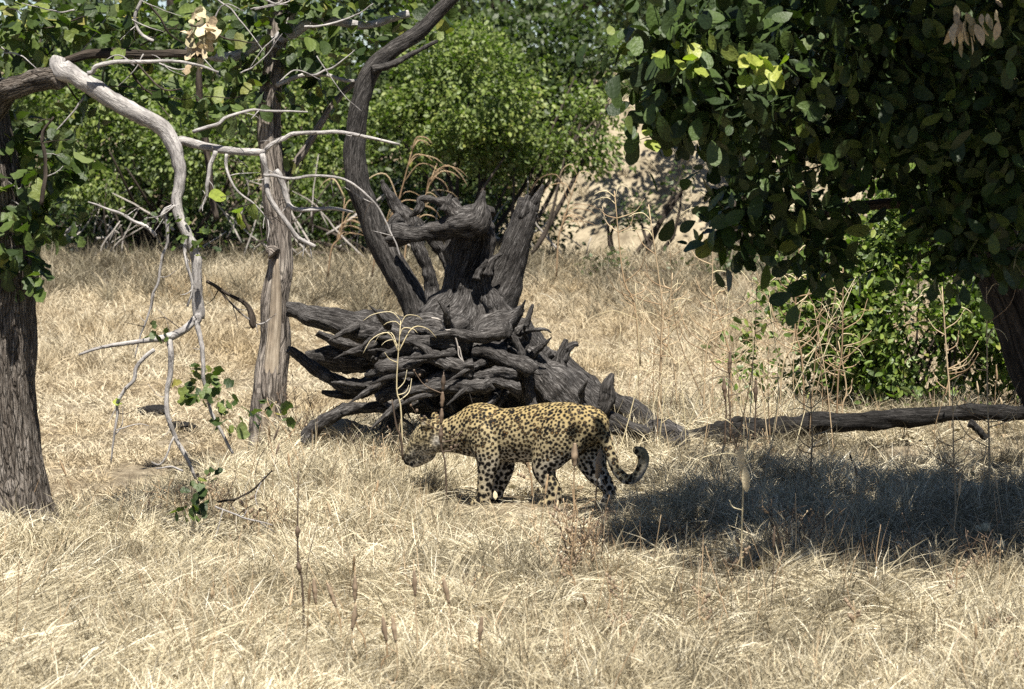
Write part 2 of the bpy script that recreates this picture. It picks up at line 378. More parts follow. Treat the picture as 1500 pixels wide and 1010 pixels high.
# bare earth bank far behind on the right
def bank_h(x, y):
    U = (np.asarray(x) - 3.1) / 4.2; V = (np.asarray(y) - 59.5) / 4.5
    p = np.stack([x, y, 0 * x], -1).reshape(-1, 3)
    return 2.0 * sstep((1 - np.sqrt(U ** 2 + V ** 2)) * 1.35) * (0.9 + 0.35 * fbm(p * 0.7, 4, 4).reshape(U.shape)) - 0.08
def earth_bank():
    n, m = 70, 40
    u = np.linspace(-1, 1, n); v = np.linspace(-1, 1, m); U, Vv = np.meshgrid(u, v)
    x = 3.1 + U * 4.2; y = 59.5 + Vv * 4.5
    p = np.stack([x, y, 0 * x], -1).reshape(-1, 3)
    h = 2.0 * sstep((1 - np.sqrt(U ** 2 + Vv ** 2)) * 1.35) * (0.9 + 0.35 * fbm(p * 0.7, 4, 4).reshape(U.shape)) - 0.08
    i = np.arange(m - 1)[:, None] * n + np.arange(n - 1)[None, :]
    q = np.stack([i, i + 1, i + 1 + n, i + n], -1).reshape(-1, 4)
    tag(link('earth_bank', mesh_np('earth_bank', np.stack([x, y, h], -1).reshape(-1, 3), [q]), M_EARTH), kind='structure')
earth_bank()

# ------------------------------------------------------------------ leaves
def leaf_template(kind, seed=0):
    """leaf lying along +x from 0 to 1, normal +z; returns verts and faces"""
    r = np.random.default_rng(seed)
    if kind == 'far':
        V = np.array([[0, 0, 0], [0.35, 0.26, 0.05], [0.35, -0.26, 0.05], [0.75, 0.2, 0.0], [0.75, -0.2, 0.0], [1, 0, -0.08]], float)
        Fc = [np.array([[0, 2, 1], [3, 4, 5]]), np.array([[1, 2, 4, 3]])]
        return V, Fc
    xs = np.array([0.0, 0.14, 0.34, 0.56, 0.78, 0.93, 1.0])
    if kind == 'oval': wd = np.array([0.02, 0.20, 0.33, 0.36, 0.29, 0.15, 0.02])
    elif kind == 'obl': wd = np.array([0.02, 0.13, 0.24, 0.29, 0.27, 0.16, 0.02])
    elif kind == 'lobed': wd = np.array([0.02, 0.17, 0.34, 0.25, 0.38, 0.20, 0.03])
    else: wd = np.array([0.02, 0.13, 0.21, 0.22, 0.17, 0.08, 0.01])
    V = []
    curl = r.uniform(0.1, 0.28); fold = r.uniform(0.05, 0.28)
    for k, (x, h) in enumerate(zip(xs, wd)):
        a = 1 + (r.uniform(-0.22, 0.22) if kind == 'lobed' else r.uniform(-0.06, 0.06)); b = 1 + (r.uniform(-0.22, 0.22) if kind == 'lobed' else r.uniform(-0.06, 0.06))
        zc = -curl * x * x
        V += [[x, h * a, zc + fold * h + r.uniform(-.02, .02)], [x, 0, zc], [x, -h * b, zc + fold * h + r.uniform(-.02, .02)]]
    V = np.array(V, float)
    q = []
    for k in range(len(xs) - 1):
        o = 3 * k
        q += [[o + 1, o + 4, o + 3, o], [o + 2, o + 5, o + 4, o + 1]]
    return V, [np.array(q)]

def leaf_frames(n, outward, up=0.5, droop=0.4, rnd=0.7):
    """random leaf axes: x along the leaf (drooping), z the upper face"""
    d = outward + rnd * rng.normal(size=(n, 3)); d[:, 2] -= droop
    d /= np.linalg.norm(d, axis=1)[:, None] + 1e-9
    z = outward * 0.35 + rnd * rng.normal(size=(n, 3)); z[:, 2] += up
    z -= d * (z * d).sum(1)[:, None]; z /= np.linalg.norm(z, axis=1)[:, None] + 1e-9
    y = np.cross(z, d)
    return np.stack([d, y, z], -1)      # columns are the axes

def leaf_batch(tpl, P, M3, size, tint):
    V, Fc = tpl; n = len(P); k = len(V)
    v = np.einsum('nij,kj->nki', M3 * size[:, None, None], V) + P[:, None, :]
    fs = [(f[None] + (np.arange(n) * k)[:, None, None]).reshape(-1, f.shape[1]) for f in Fc]
    return v.reshape(-1, 3), fs, {'tint': ('FLOAT', np.repeat(tint, k))}

SINGLE = {}
def single_leaf_meshes(key, tpls, m):
    if key not in SINGLE:
        out = []
        for V, Fc in tpls:
            out.append(mesh_np('leaf', V, Fc, {'single': ('FLOAT', np.ones(len(V)))})); out[-1].materials.append(m)
        SINGLE[key] = out
    return SINGLE[key]

def place_leaves(root, tpls, m, P, M3, size, tint, key, singles=300, name='foliage', frame_only=True):
    """the leaves that show largest become objects of their own, the rest one part"""
    tv = rng.integers(0, len(tpls), len(P))
    d = P[:, 1]; px = 750 + F * P[:, 0] / d; py = YH - F * (P[:, 2] - HC) / d
    vis = (px > -10) & (px < 1510) & (py > -10) & (py < 1010)
    # front-most leaf in each small cell of the view shows largest
    cell = (px // 13).astype(int) * 1000 + (py // 13).astype(int)
    order = np.lexsort((d, cell)); first = np.ones(len(P), bool); first[1:] = cell[order][1:] != cell[order][:-1]
    front = np.zeros(len(P), bool); front[order[first]] = True
    score = np.where(vis & front, size / d, 0) + np.where(vis, 1e-6, 0)
    pick = np.argsort(-score)[:singles]; pick = pick[score[pick] > 1e-5] if singles else pick[:0]
    mask = np.zeros(len(P), bool); mask[pick] = True
    ms = single_leaf_meshes(key, tpls, m); base = np.array(root.location)
    for i in pick:
        o = bpy.data.objects.new('leaf', ms[tv[i]]); COL.objects.link(o); o.parent = root
        A = np.eye(4); A[:3, :3] = M3[i] * size[i]; A[:3, 3] = P[i] - base
        o.matrix_local = Matrix(A.tolist())
    geos = []
    for t in range(len(tpls)):
        s = (tv == t) & ~mask
        if s.any(): geos.append(leaf_batch(tpls[t], P[s], M3[s], size[s], tint[s]))
    if geos: part(name, join(geos), m, root, kind='stuff')

def shell_clumps(ells, per, spread, gap=0.0, seed=0, low=0.25):
    """leaf positions in clumps spread through ellipsoids: list of (centre, radii, n clumps)"""
    P = []; O = []
    for c, r, n in ells:
        u = rng.normal(size=(n, 3)); u /= np.linalg.norm(u, axis=1)[:, None]
        rad = rng.uniform(low, 1, n) ** 0.5
        q = np.array(c) + u * rad[:, None] * np.array(r)
        if gap:
            keep = vnoise(q * 1.7, seed) + .5 * vnoise(q * 3.7, seed + 5) > gap; q, u = q[keep], u[keep]
        k = len(q)
        pp = np.repeat(q, per, 0) + rng.normal(size=(k * per, 3)) * spread
        P.append(pp); O.append(np.repeat(u, per, 0))
    return np.concatenate(P), np.concatenate(O)

TPL_FAR = [leaf_template('far')]
TPL_OVAL = [leaf_template('oval', s) for s in (1, 2, 3, 4)]
TPL_OBL = [leaf_template('obl', s) for s in (21, 22, 23, 24, 25)]
TPL_LOBED = [leaf_template('lobed', s) for s in (5, 6, 7, 8, 9)]
TPL_SLIM = [leaf_template('slim', s) for s in (11, 12, 13)]

def bush(name, label, cat, ells_px, d, m, base_px, leaf=0.085, per=34, spread=0.12, stems=9, group=None, gap=0.06, depth=1.0, seed=1, dens=1.0, deadwood=0):
    """ells_px: (px, py, rx_px, ry_px, clumps)"""
    b = W(base_px, 380, d); base = np.array([b[0], d, gz(b[0], d)])
    root = thing(name, base, label, cat, group)
    E = [(W(x, y, d + dz), np.array([rx / F * d, max(rx, ry) / F * d * depth, ry / F * d]), int(n * dens * 2.6)) for x, y, rx, ry, n, dz in ells_px]
    P, O = shell_clumps(E, per, spread, gap, seed)
    ok = P[:, 2] > base[2] + 0.03; P, O = P[ok], O[ok]
    n = len(P)
    M3 = leaf_frames(n, O, 0.8, 0.25, 0.7)
    ck = np.repeat(rng.uniform(0, 1, n // per + 1), per)[:n]
    place_leaves(root, TPL_FAR, m, P, M3, leaf * rng.uniform(0.6, 1.3, n), np.clip(0.55 * rng.uniform(0, 1, n) + 0.45 * ck, 0, 1), name + m.name, 0)
    geos = []
    for k in range(stems):
        x, y, rx, ry, nn, dz = ells_px[rng.integers(len(ells_px))]
        tgt = W(x + rng.uniform(-.8, .8) * rx, y + rng.uniform(-.6, .3) * ry, d + dz + rng.uniform(-.7, .7) * rx / F * d)
        st = base + np.array([rng.uniform(-.5, .5), rng.uniform(-.3, .3), -0.05])
        mid = (st + tgt) / 2 + rng.normal(size=3) * 0.15
        geos.append(tube([st, mid, tgt], [0.045, 0.03, 0.012], 6, 0.3, 0.1, 0, seed=k))
    if deadwood:
        for k in range(deadwood):
            x, y, rx, ry, nn, dz = ells_px[rng.integers(len(ells_px))]
            p0 = W(x + rng.uniform(-1, 1) * rx, rng.uniform(330, 400), d - .5 + rng.uniform(-.3, .5)); a_ = rng.uniform(-1, 1); L = rng.uniform(.4, 1.6)
            p1 = p0 + np.array([math.sin(a_) * L, rng.uniform(-.2, .2), math.cos(a_) * L * .8]); r0 = rng.uniform(.008, .02)
            part('dead_twig', tube([p0, (p0 + p1) / 2 + rng.normal(size=3) * .08, p1], [r0, r0 * .8, r0 * .4], 5, .12, .1, .1, seed=k, wander=1), M_TWIG if k % 3 else M_DARKBARK, root)
    for g in geos[:stems]: part('stem', g, M_DARKBARK, root)
    return root

# ------------------------------------------------------------------ background bushes and trees
bush('bush', 'green bush behind the grey limb at the left of the bare trunk', 'bush',
     [(190, 180, 110, 100, 130, 0), (290, 210, 90, 80, 90, -1), (140, 240, 70, 60, 45, -1), (90, 120, 80, 70, 50, 0)], 54, M_LEAF_B, 210, seed=2)
bush('bush', 'shady green bush behind the bare split trunk', 'bush',
     [(420, 160, 95, 120, 130, 1), (470, 240, 80, 60, 60, 0), (360, 260, 60, 50, 34, 0)], 55, M_LEAF_B, 430, seed=3)
bush('bush', 'largest bright green bush, behind the uprooted stump', 'bush',
     [(690, 130, 130, 95, 120, 0), (820, 180, 105, 85, 90, 0.5), (620, 100, 90, 80, 60, 0.8), (770, 235, 100, 40, 36, 0.2), (600, 190, 70, 60, 40, 0.2), (880, 120, 50, 60, 26, 1), (700, 215, 60, 40, 24, -.4)], 52.5, M_LEAF_B, 720, stems=16, seed=4)
bush('bush', 'long low dark-leaved bush put in as shade under the green bushes', 'bush',
     [(560, 330, 80, 75, 60, 0.6), (660, 340, 90, 70, 60, .6), (490, 350, 60, 60, 40, 0.6), (780, 340, 80, 60, 40, .6), (400, 345, 60, 60, 40, .6), (300, 340, 70, 66, 44, .6), (190, 340, 80, 66, 48, .6), (110, 345, 50, 55, 26, .6)], 53.4, M_LEAF_D, 600, stems=14, seed=5, gap=-.1, deadwood=90)  # dark leaves stand in for the shaded undersides of the green bushes
bush('bush', 'olive bush at the edge of the pale bank', 'bush',
     [(300, 120, 120, 110, 90, 3), (60, 260, 80, 110, 70, 3)], 60, M_LEAF_B, 150, seed=6)
for k, (x, lb) in enumerate(((120, 'added dark thicket coloured as deep shade behind the olive bush'), (380, 'added dark thicket coloured as deep shade behind the split trunk'), (640, 'added dark thicket coloured as deep shade behind the leaning trunk'), (760, 'added dark thicket coloured as deep shade behind the stump at the left of the earth bank'))):
    bush('bush', lb, 'bush', [(x, 230, 175, 170, 110, 0), (x + 20, 110, 150, 110, 70, 1)], 61, M_LEAF_D, x, leaf=.14, spread=.2, group='thicket bushes', seed=30 + k, gap=-.6)  # dark leaf mass supplies the shaded gaps between the front bushes
bush('bush', 'low dark scrub put in as the shade band below the pale earth bank', 'bush', [(880, 396, 50, 12, 8, 0), (1010, 406, 70, 8, 5, 0), (1120, 396, 80, 18, 14, 0)], 50, M_LEAF_D, 1010, seed=44, stems=10, leaf=.08)  # dark leaves added to draw the shaded band at the bank's foot
def far_tree(label, ells, d, base_px, trunk_r, m, limbs, seed):
    b = W(base_px, 380, d); base = np.array([b[0], d, gz(b[0], d)])
    root = thing('tree', base, label, 'tree', 'trees behind the bushes')
    top = W(*ells[0][:2], d)
    part('trunk', tube([base - [0, 0, .2], (base + top) / 2 + [0.2, 0, 0], top], [trunk_r, trunk_r * .8, trunk_r * .4], 10, 0.25, 0.15, 0.1, seed=seed), M_DARKBARK, root)
    for l in limbs:
        P, R = pt(l, d); part('limb', tube(P, R, 8, 0.15, 0.1, 0.1, seed=seed + 1), M_DARKBARK, root)
    E = [(W(x, y, d + dz), np.array([rx, max(rx, ry), ry]) / F * d, int(n * 1.7)) for x, y, rx, ry, n, dz in ells]
    P, O = shell_clumps(E, 26, 0.22, -0.3, seed)
    n = len(P); ck = np.repeat(rng.uniform(0, 1, n // 26 + 1), 26)[:n]
    place_leaves(root, TPL_FAR, m, P, leaf_frames(n, O, 0.8, 0.25, 0.7), 0.14 * rng.uniform(.6, 1.3, n), np.clip(.5 * rng.uniform(0, 1, n) + .5 * ck, 0, 1), 'ft', 0, name='crown')
far_tree('dark spreading tree above the largest green bush', [(730, -60, 260, 110, 260, 0), (880, -10, 90, 60, 50, 0), (600, -20, 120, 80, 80, 0)], 68, 700, 0.3, M_LEAF_D,
         [[(700, 60, 12), (770, 20, 10), (850, 12, 8), (920, -30, 6)], [(700, 60, 10), (640, 10, 8), (560, -40, 5)]], 21)
far_tree('shaded tree rising behind the leafy limb on the left', [(250, -20, 260, 130, 240, 0), (60, 60, 120, 130, 90, 1), (420, 10, 130, 120, 110, 0)], 72, 260, 0.3, M_LEAF_D, [[(260, 120, 12), (180, 60, 9), (90, 0, 6)]], 22)
far_tree('pale yellowish tree far off beyond the pale bank', [(960, 40, 90, 70, 70, 0), (1060, 60, 100, 80, 80, 0), (920, 90, 60, 60, 40, 0), (980, 170, 110, 70, 90, 0)], 110, 1010, 0.25, M_LEAF_B, [], 23)
far_tree('leafy tree shading the pale earth bank', [(1060, 20, 90, 50, 26, 0), (960, -20, 80, 40, 20, 0)], 56, 1075, 0.14, M_LEAF_D, [[(1060, 200, 8), (1000, 110, 6), (960, 50, 4)]], 25)
far_tree('dim tree behind the dark crown on the right', [(1250, 40, 260, 160, 240, 0), (1450, 120, 180, 180, 160, 0), (1120, 150, 90, 80, 60, 0)], 75, 1330, 0.3, M_LEAF_D, [], 24)
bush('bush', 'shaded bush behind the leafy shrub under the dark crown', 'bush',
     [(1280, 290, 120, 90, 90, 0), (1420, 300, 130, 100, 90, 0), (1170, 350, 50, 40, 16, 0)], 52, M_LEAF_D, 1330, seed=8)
bush('bush', 'small dark bush standing against the bare earth bank', 'bush',
     [(925, 318, 26, 18, 4, 0), (1000, 270, 26, 20, 4, 0)], 54, M_LEAF_D, 950, seed=9, stems=8, gap=-0.1)

# ------------------------------------------------------------------ grass (one tuft library and its points in each object)
def tuft_library(nvar, nb, lmin, lmax, el_lo, el_hi, bend, rad, wid, seed, segs=3, dark=0.12, comb=None):
    r = np.random.default_rng(seed)
    Vs = []; Q = []; T = []; tid = []; n0 = 0
    for v in range(nvar):
        n = nb
        L = r.uniform(lmin, lmax, n) * r.uniform(0.6, 1.0, n); az = r.uniform(0, 2 * math.pi, n)
        lean = r.uniform(0, 2 * math.pi); az = np.where(r.uniform(size=n) < 0.45, lean + r.normal(0, 0.5, n), az)
        if comb: az = r.normal(0, comb, n)
        e = np.radians(r.uniform(el_lo, el_hi, n)); a0 = r.uniform(0, 2 * math.pi, n); rr = rad * np.sqrt(r.uniform(size=n))
        p = np.stack([np.cos(a0) * rr, np.sin(a0) * rr, r.uniform(-0.02, 0.025, n)], -1)
        w_ = wid * r.uniform(0.6, 1.35, n); k = bend * r.uniform(0.3, 1.4, n); sw = r.normal(0, 0.22, n)
        tint = np.clip(r.normal(0.55, 0.24, n), 0, 1); tint = np.where(r.uniform(size=n) < dark, r.uniform(0, 0.15, n), tint)
        roll = r.uniform(0, math.pi, n)
        rows = []
        for s in range(segs + 1):
            t = np.stack([np.cos(az) * np.cos(e), np.sin(az) * np.cos(e), np.sin(e)], -1)
            side = np.stack([-np.sin(az), np.cos(az), 0 * az], -1); upv = np.cross(t, side)
            side = side * np.cos(roll)[:, None] + upv * np.sin(roll)[:, None]
            hw = (w_ * (1.0, 0.95, 0.7, 0.12)[min(3, int(round(s * 3 / segs)))] / 2)[:, None]
            rows.append(np.stack([p - side * hw, p + side * hw], 1))
            p = p + t * (L / segs)[:, None]; e = e - k / segs; az = az + sw / segs
            p[:, 2] = np.maximum(p[:, 2], 0.004)
        B = np.stack(rows, 1).reshape(n, (segs + 1) * 2, 3)
        kk = (segs + 1) * 2
        q = np.array([[2 * s, 2 * s + 1, 2 * s + 3, 2 * s + 2] for s in range(segs)])
        Q.append((q[None] + (np.arange(n) * kk)[:, None, None]).reshape(-1, 4) + n0)
        Vs.append(B.reshape(-1, 3)); T.append(np.repeat(tint, kk)); tid.append(np.full(n * kk, v)); n0 += n * kk
    return np.concatenate(Vs), np.concatenate(Q), np.concatenate(T), np.concatenate(tid)

def instancer_tree():
    g = bpy.data.node_groups.new('scatter_tufts', 'GeometryNodeTree')
    g.interface.new_socket('Geometry', in_out='INPUT', socket_type='NodeSocketGeometry')
    g.interface.new_socket('Geometry', in_out='OUTPUT', socket_type='NodeSocketGeometry')
    N = g.nodes.new; Lk = g.links.new
    gi = N('NodeGroupInput'); go = N('NodeGroupOutput')
    def na(name, t):
        x = N('GeometryNodeInputNamedAttribute'); x.data_type = t; x.inputs[0].default_value = name; return x.outputs[0]
    sep = N('GeometryNodeSeparateGeometry'); sep.domain = 'POINT'
    Lk(gi.outputs[0], sep.inputs[0]); Lk(na('is_pt', 'BOOLEAN'), sep.inputs[1])
    sp = N('GeometryNodeSplitToInstances'); sp.domain = 'FACE'
    Lk(sep.outputs[1], sp.inputs[0]); Lk(na('tid', 'INT'), sp.inputs['Group ID'])
    ip = N('GeometryNodeInstanceOnPoints')
    Lk(sep.outputs[0], ip.inputs['Points']); Lk(sp.outputs[0], ip.inputs['Instance'])
    ip.inputs['Pick Instance'].default_value = True
    Lk(na('tid', 'INT'), ip.inputs['Instance Index']); Lk(na('rot', 'FLOAT_VECTOR'), ip.inputs['Rotation']); Lk(na('scl', 'FLOAT_VECTOR'), ip.inputs['Scale'])
    Lk(ip.outputs[0], go.inputs[0])
    return g
GN = instancer_tree()
def scatter(name, lib, pts, rot, scl, m, label=None):
    V, Q, T, tid = lib; n = len(pts); k = len(V); nv = tid.max() + 1
    z3 = np.zeros((k, 3))
    me = mesh_np(name, np.concatenate([V, pts]), [Q], {
        'tint': ('FLOAT', np.concatenate([T, np.zeros(n)])), 'is_pt': ('BOOLEAN', np.concatenate([np.zeros(k, bool), np.ones(n, bool)])),
        'tid': ('INT', np.concatenate([tid, rng.integers(0, nv, n)])), 'rot': ('FLOAT_VECTOR', np.concatenate([z3, rot])), 'scl': ('FLOAT_VECTOR', np.concatenate([z3 + 1, scl]))}, smooth=False)
    o = link(name, me, m); md = o.modifiers.new('scatter', 'NODES'); md.node_group = GN
    return tag(o, label, 'grass', kind='stuff')

def field_points(n, y0, y1, margin=2.2, power=1.0):
    n = int(n * (1.5 if margin > 1 else 1))
    y = y0 + (y1 - y0) * rng.uniform(size=n) ** power
    half = 760 / F * y1 + margin; x = rng.uniform(-half, half, n)
    ok = np.abs(x) < 760 / F * y + margin
    return x[ok], y[ok]
def inst(x, y, tilt, smin, smax, zs=1.0):
    n = len(x)
    rot = np.stack([rng.normal(0, tilt, n), rng.normal(0, tilt, n), rng.uniform(0, 6.283, n)], -1)
    s = rng.uniform(smin, smax, n)
    return np.stack([x, y, gz(x, y)], -1), rot, np.stack([s, s, s * zs], -1)

def brow(x): return np.interp(x, BROW_X, BROW_Y)
# lying straw on the near ground
lib_mat = tuft_library(20, 56, 0.09, 0.34, -4, 40, 1.0, 0.10, 0.0046, 31)
def near_leopard(x, y): return (1 - np.exp(-(((x + .72) / .22) ** 2 + ((y - 24.7) / .4) ** 2))) * np.exp(-(((x - .12) / .85) ** 4 + ((y - 24.55) / .75) ** 4))
def near_log(x, y): return np.exp(-(((x - 2.75) / 2.05) ** 6 + ((y - 28.0) / .75) ** 4))
x, y = field_points(12000, 16.6, 33.0, power=1.1); k = (y < brow(x) + 0.9) & (vnoise(np.stack([x * 2.1, y * 1.7, 0 * x], -1), 28) + .5 * vnoise(np.stack([x * 5, y * 4, 0 * x], -1), 29) > -.30 + .3 * rng.normal(size=len(x)) * .6); x, y = x[k], y[k]
p_, r_, s_ = inst(x, y, 0.10, 0.7, 1.3); q_ = np.maximum(near_leopard(x, y), .9 * near_log(x, y))[:, None]
scatter('straw_mat', lib_mat, p_ - q_ * np.array([0, 0, .02]), r_, s_ * (1 - .38 * q_), M_STRAW)
# upright tufts on the near ground, in patches
lib_tuft = tuft_library(14, 40, 0.12, 0.34, 30, 88, 1.3, 0.07, 0.0044, 32, segs=3)
lib_comb = tuft_library(16, 36, 0.16, 0.40, 10, 50, 0.85, 0.10, 0.0046, 36, segs=3, comb=0.34)
x, y = field_points(9000, 16.6, 33.0); pc = vnoise(np.stack([x * .8, y * .6, 0 * x + 4], -1), 48)
k = (y < brow(x) + .6) & (near_leopard(x, y) < .25) & (near_log(x, y) < .3) & (pc - .28 * np.clip(x + .3, -1.5, 1.5) > rng.uniform(-.45, .55, len(x))); x, y = x[k], y[k]
p_, r_, s_ = inst(x, y, .1, .65, 1.2); r_[:, 2] = -.6 + 2.6 * vnoise(np.stack([x * .75, y * .6, 0 * x + 9], -1), 50) + rng.normal(0, .3, len(x))
scatter('combed_grass', lib_comb, p_, r_, s_, M_STRAW)
x, y = field_points(9500, 16.6, 33.0); k = (y < brow(x) + 0.5) & (vnoise(np.stack([x * 1.1, y * 0.8, 0 * x], -1), 8) > rng.uniform(-.6, .5, len(x))) & (near_leopard(x, y) < .3) & (near_log(x, y) < .3); x, y = x[k], y[k]
scatter('dry_grass', lib_tuft, *inst(x, y, 0.15, 0.6, 1.25), M_STRAW)
M_WEED = straw_mat('low_weed', [(0.0, (0.05, 0.04, 0.026)), (0.4, (0.125, 0.105, 0.066)), (0.8, (0.22, 0.19, 0.125)), (1.0, (0.30, 0.265, 0.18))], 0.15, 0.6)
lib_weed = tuft_library(12, 26, 0.08, 0.30, 25, 88, 0.9, 0.09, 0.0042, 35)
x, y = field_points(11000, 16.8, 32.0)
pw = np.maximum(vnoise(np.stack([x * .9, y * .7, 0 * x], -1), 18) + .4 * vnoise(np.stack([x * 2.6, y * 2.2, 0 * x], -1), 19), np.exp(-((y - brow(x)) / .9) ** 2) * .55 * (x < 0))
k = (y < brow(x) + .3) & (pw > rng.uniform(-.1, .9, len(x))) & (near_leopard(x, y) < .5); x, y = x[k], y[k]
scatter('low_weeds', lib_weed, *inst(x, y, 0.12, 0.6, 1.3), M_WEED)
lib_stem = tuft_library(12, 3, 0.22, 0.50, 62, 89, 0.35, 0.10, 0.0046, 38)
x, y = field_points(1500, 16.8, 31.5); k = (y < brow(x) + .3) & (near_leopard(x, y) < .5) & (near_log(x, y) < .5); x, y = x[k], y[k]
scatter('upright_stems', lib_stem, *inst(x, y, .1, .6, 1.2), M_STEM)
# leaf litter in the straw
def litter():
    n = 8000; x, y = field_points(n, 16.8, 32); k = y < brow(x) + .4; x, y = x[k], y[k]; n = len(x)
    M3 = leaf_frames(n, np.tile([0, -.2, .1], (n, 1)), 1.2, .1, .8)
    geo = leaf_batch(TPL_FAR[0], np.stack([x, y, gz(x, y) + rng.uniform(.0, .07, n)], -1), M3, rng.uniform(.02, .06, n) * rng.uniform(.5, 1.2, n), rng.uniform(0, 1, n))
    o = link('leaf_litter', mesh_np('leaf_litter', *geo), M_DRYLEAF); tag(o, None, 'litter', kind='stuff')
litter()
# short cropped grass on the low field behind the brow
lib_short = tuft_library(10, 40, 0.07, 0.17, 10, 75, 1.2, 0.12, 0.0062, 33)
x, y = field_points(13000, 24, 56, power=0.9); k = y > brow(x) + 0.4; x, y = x[k], y[k]
scatter('field_grass', lib_short, *inst(x, y, 0.1, 0.7, 1.4), M_FIELD)
# taller standing grass in front of the bushes
lib_tall = tuft_library(10, 34, 0.18, 0.48, 50, 88, 1.1, 0.10, 0.008, 34, dark=0.2)
x, y = field_points(3600, 40, 56); k = vnoise(np.stack([x * .5, y * .35, 0 * x], -1), 12) > rng.uniform(-.5, .6, len(x)) + 0.15 * (y > 50); x, y = x[k], y[k]
scatter('standing_grass', lib_tall, *inst(x, y, 0.1, 0.6, 1.2), M_FIELD)

xa = np.concatenate([rng.normal(-3.05, .3, 60), rng.normal(-1.95, .22, 26), rng.uniform(.6, 1.3, 70), rng.uniform(-1.7, .4, 40)]); ya = np.concatenate([rng.normal(22.15, .15, 60), rng.normal(29.2, .12, 26), rng.normal(28.0, .35, 70), rng.normal(27.2, .2, 40)])
scatter('dry_grass', lib_tuft, *inst(xa, ya, .15, .8, 1.5), M_STRAW)
x = rng.uniform(-.6, 7, 130); y = rng.uniform(55.4, 61, 130); hb = bank_h(x, y); k = hb > gz(x, y); x, y, hb = x[k], y[k], hb[k]
p_, r_, s_ = inst(x, y, .15, .7, 1.5); p_[:, 2] = hb
scatter('bank_grass', lib_tall, p_, r_, s_, M_FIELD)
lib_under = tuft_library(10, 30, 0.2, 0.6, 35, 88, 0.8, 0.12, 0.008, 37, dark=.3)
x, y = field_points(3000, 44.5, 54.5, power=.75); k = vnoise(np.stack([x * .6, y * .5, 0 * x], -1), 52) > rng.uniform(-.8, .6, len(x)) - .5 * ((y - 49) / 5); x, y = x[k], y[k]
scatter('undergrowth', lib_under, *inst(x, y, .12, .6, 1.2), M_WEED)  # dark weeds added in place of shade where the field meets the bushes
# ------------------------------------------------------------------ uprooted stump
D = 28.0
stump = thing('uprooted_tree', [W(690, 640, D)[0], D, 0], 'grey weathered root plate of an uprooted dead tree behind the leopard', 'dead tree')
def wood(name, pts, d=D, m=M_DEAD, root=None, seg=20, rough=0.10, lump=0.12, freq=2.0, jag=(0, 0), seed=0, flat=None, twist=1.5, wander=0.45, res=0.014, gnarl=0.24):
    P, R = pt(pts, d)
    if name == 'root' and R.max() < 36 / F * d: R = R * .78
    return part(name, tube(P, R, int(seg * 1.3), res, rough, lump, freq, flat, jag, seed, twist, wander, None, gnarl), m, root or stump)
# the standing neck and its overhanging arm
wood('broken_stem', [(674, 500, 60), (674, 462, 47), (680, 425, 33), (684, 390, 27), (690, 352, 30), (696, 326, 27), (700, 310, 14)], seg=36, rough=0.2, seed=1, wander=0.1)
wood('stem_buttress', [(702, 330, 13), (713, 352, 10), (711, 388, 9), (714, 425, 12), (730, 470, 22)], D - .12, seed=2)
wood('broken_arm', [(716, 316, 9), (704, 318, 18), (688, 322, 24), (662, 328, 18), (632, 336, 13.5), (602, 341, 13), (578, 344, 17)], D - .22, seed=3, jag=(0, .5), seg=26)
wood('horn', [(688, 330, 22), (700, 310, 15), (706, 296, 7), (710, 280, 2.5)], D - .26, seed=4)
wood('horn', [(672, 318, 13), (656, 300, 9), (640, 296, 6), (625, 293, 5), (615, 294, 4), (616, 304, 6), (610, 312, 5), (600, 318, 2)], D - .26, seed=5, rough=.25)
wood('horn', [(672, 318, 8), (670, 302, 6), (667, 291, 3)], D - .2, seed=6, jag=(0, 1))
wood('horn', [(650, 308, 8), (655, 297, 6), (659, 287, 3)], D - .28, seed=7, jag=(0, 1))
wood('spur', [(712, 404, 8), (719, 388, 6), (727, 377, 4), (735, 372, 2)], D - .2, seed=8)
wood('spur', [(698, 410, 7), (703, 398, 5), (709, 390, 4), (714, 380, 2)], D - .22, seed=9)
wood('branch', [(560, 264, 3), (569, 284, 7), (578, 304, 9), (592, 326, 13), (606, 356, 10), (622, 388, 9), (632, 414, 10), (642, 446, 13)], D + .35, seed=10)
wood('branch', [(584, 304, 5), (606, 322, 7), (630, 350, 8), (655, 384, 9), (676, 410, 10)], D + .6, seed=11)
wood('knob', [(572, 348, 13), (580, 326, 11), (588, 318, 8)], D - .1, seed=12)
wood('broken_limb', [(712, 490, 38), (724, 455, 33), (738, 420, 27), (751, 378, 22), (763, 336, 19), (772, 306, 17)], D + .05, seed=13, seg=30, jag=(0, .9), lump=.05, wander=0.1, gnarl=.07, rough=.08)
wood('splinter', [(777, 322, 11), (784, 300, 8), (791, 284, 5), (796, 271, 2)], D + .05, seed=14)
wood('splinter', [(765, 318, 9), (769, 300, 7), (773, 287, 3)], D, seed=15)
# spurs on the right of the crown of roots
wood('spur', [(715, 495, 22), (734, 474, 16), (750, 460, 11), (764, 450, 5)], D - .3, seed=16)
wood('spur', [(748, 508, 13), (760, 488, 10), (770, 470, 6), (780, 446, 2)], D - .1, seed=17)
# core of the root plate
wood('root_core', [(560, 545, 34), (610, 540, 58), (670, 545, 74), (730, 545, 72), (790, 560, 58)], D + .62, seg=40, rough=.16, seed=18, lump=.25, wander=.1)
wood('root_core', [(620, 500, 30), (670, 490, 44), (730, 500, 44), (775, 520, 34)], D + .15, seg=36, rough=.16, seed=19, lump=.2, wander=.1)
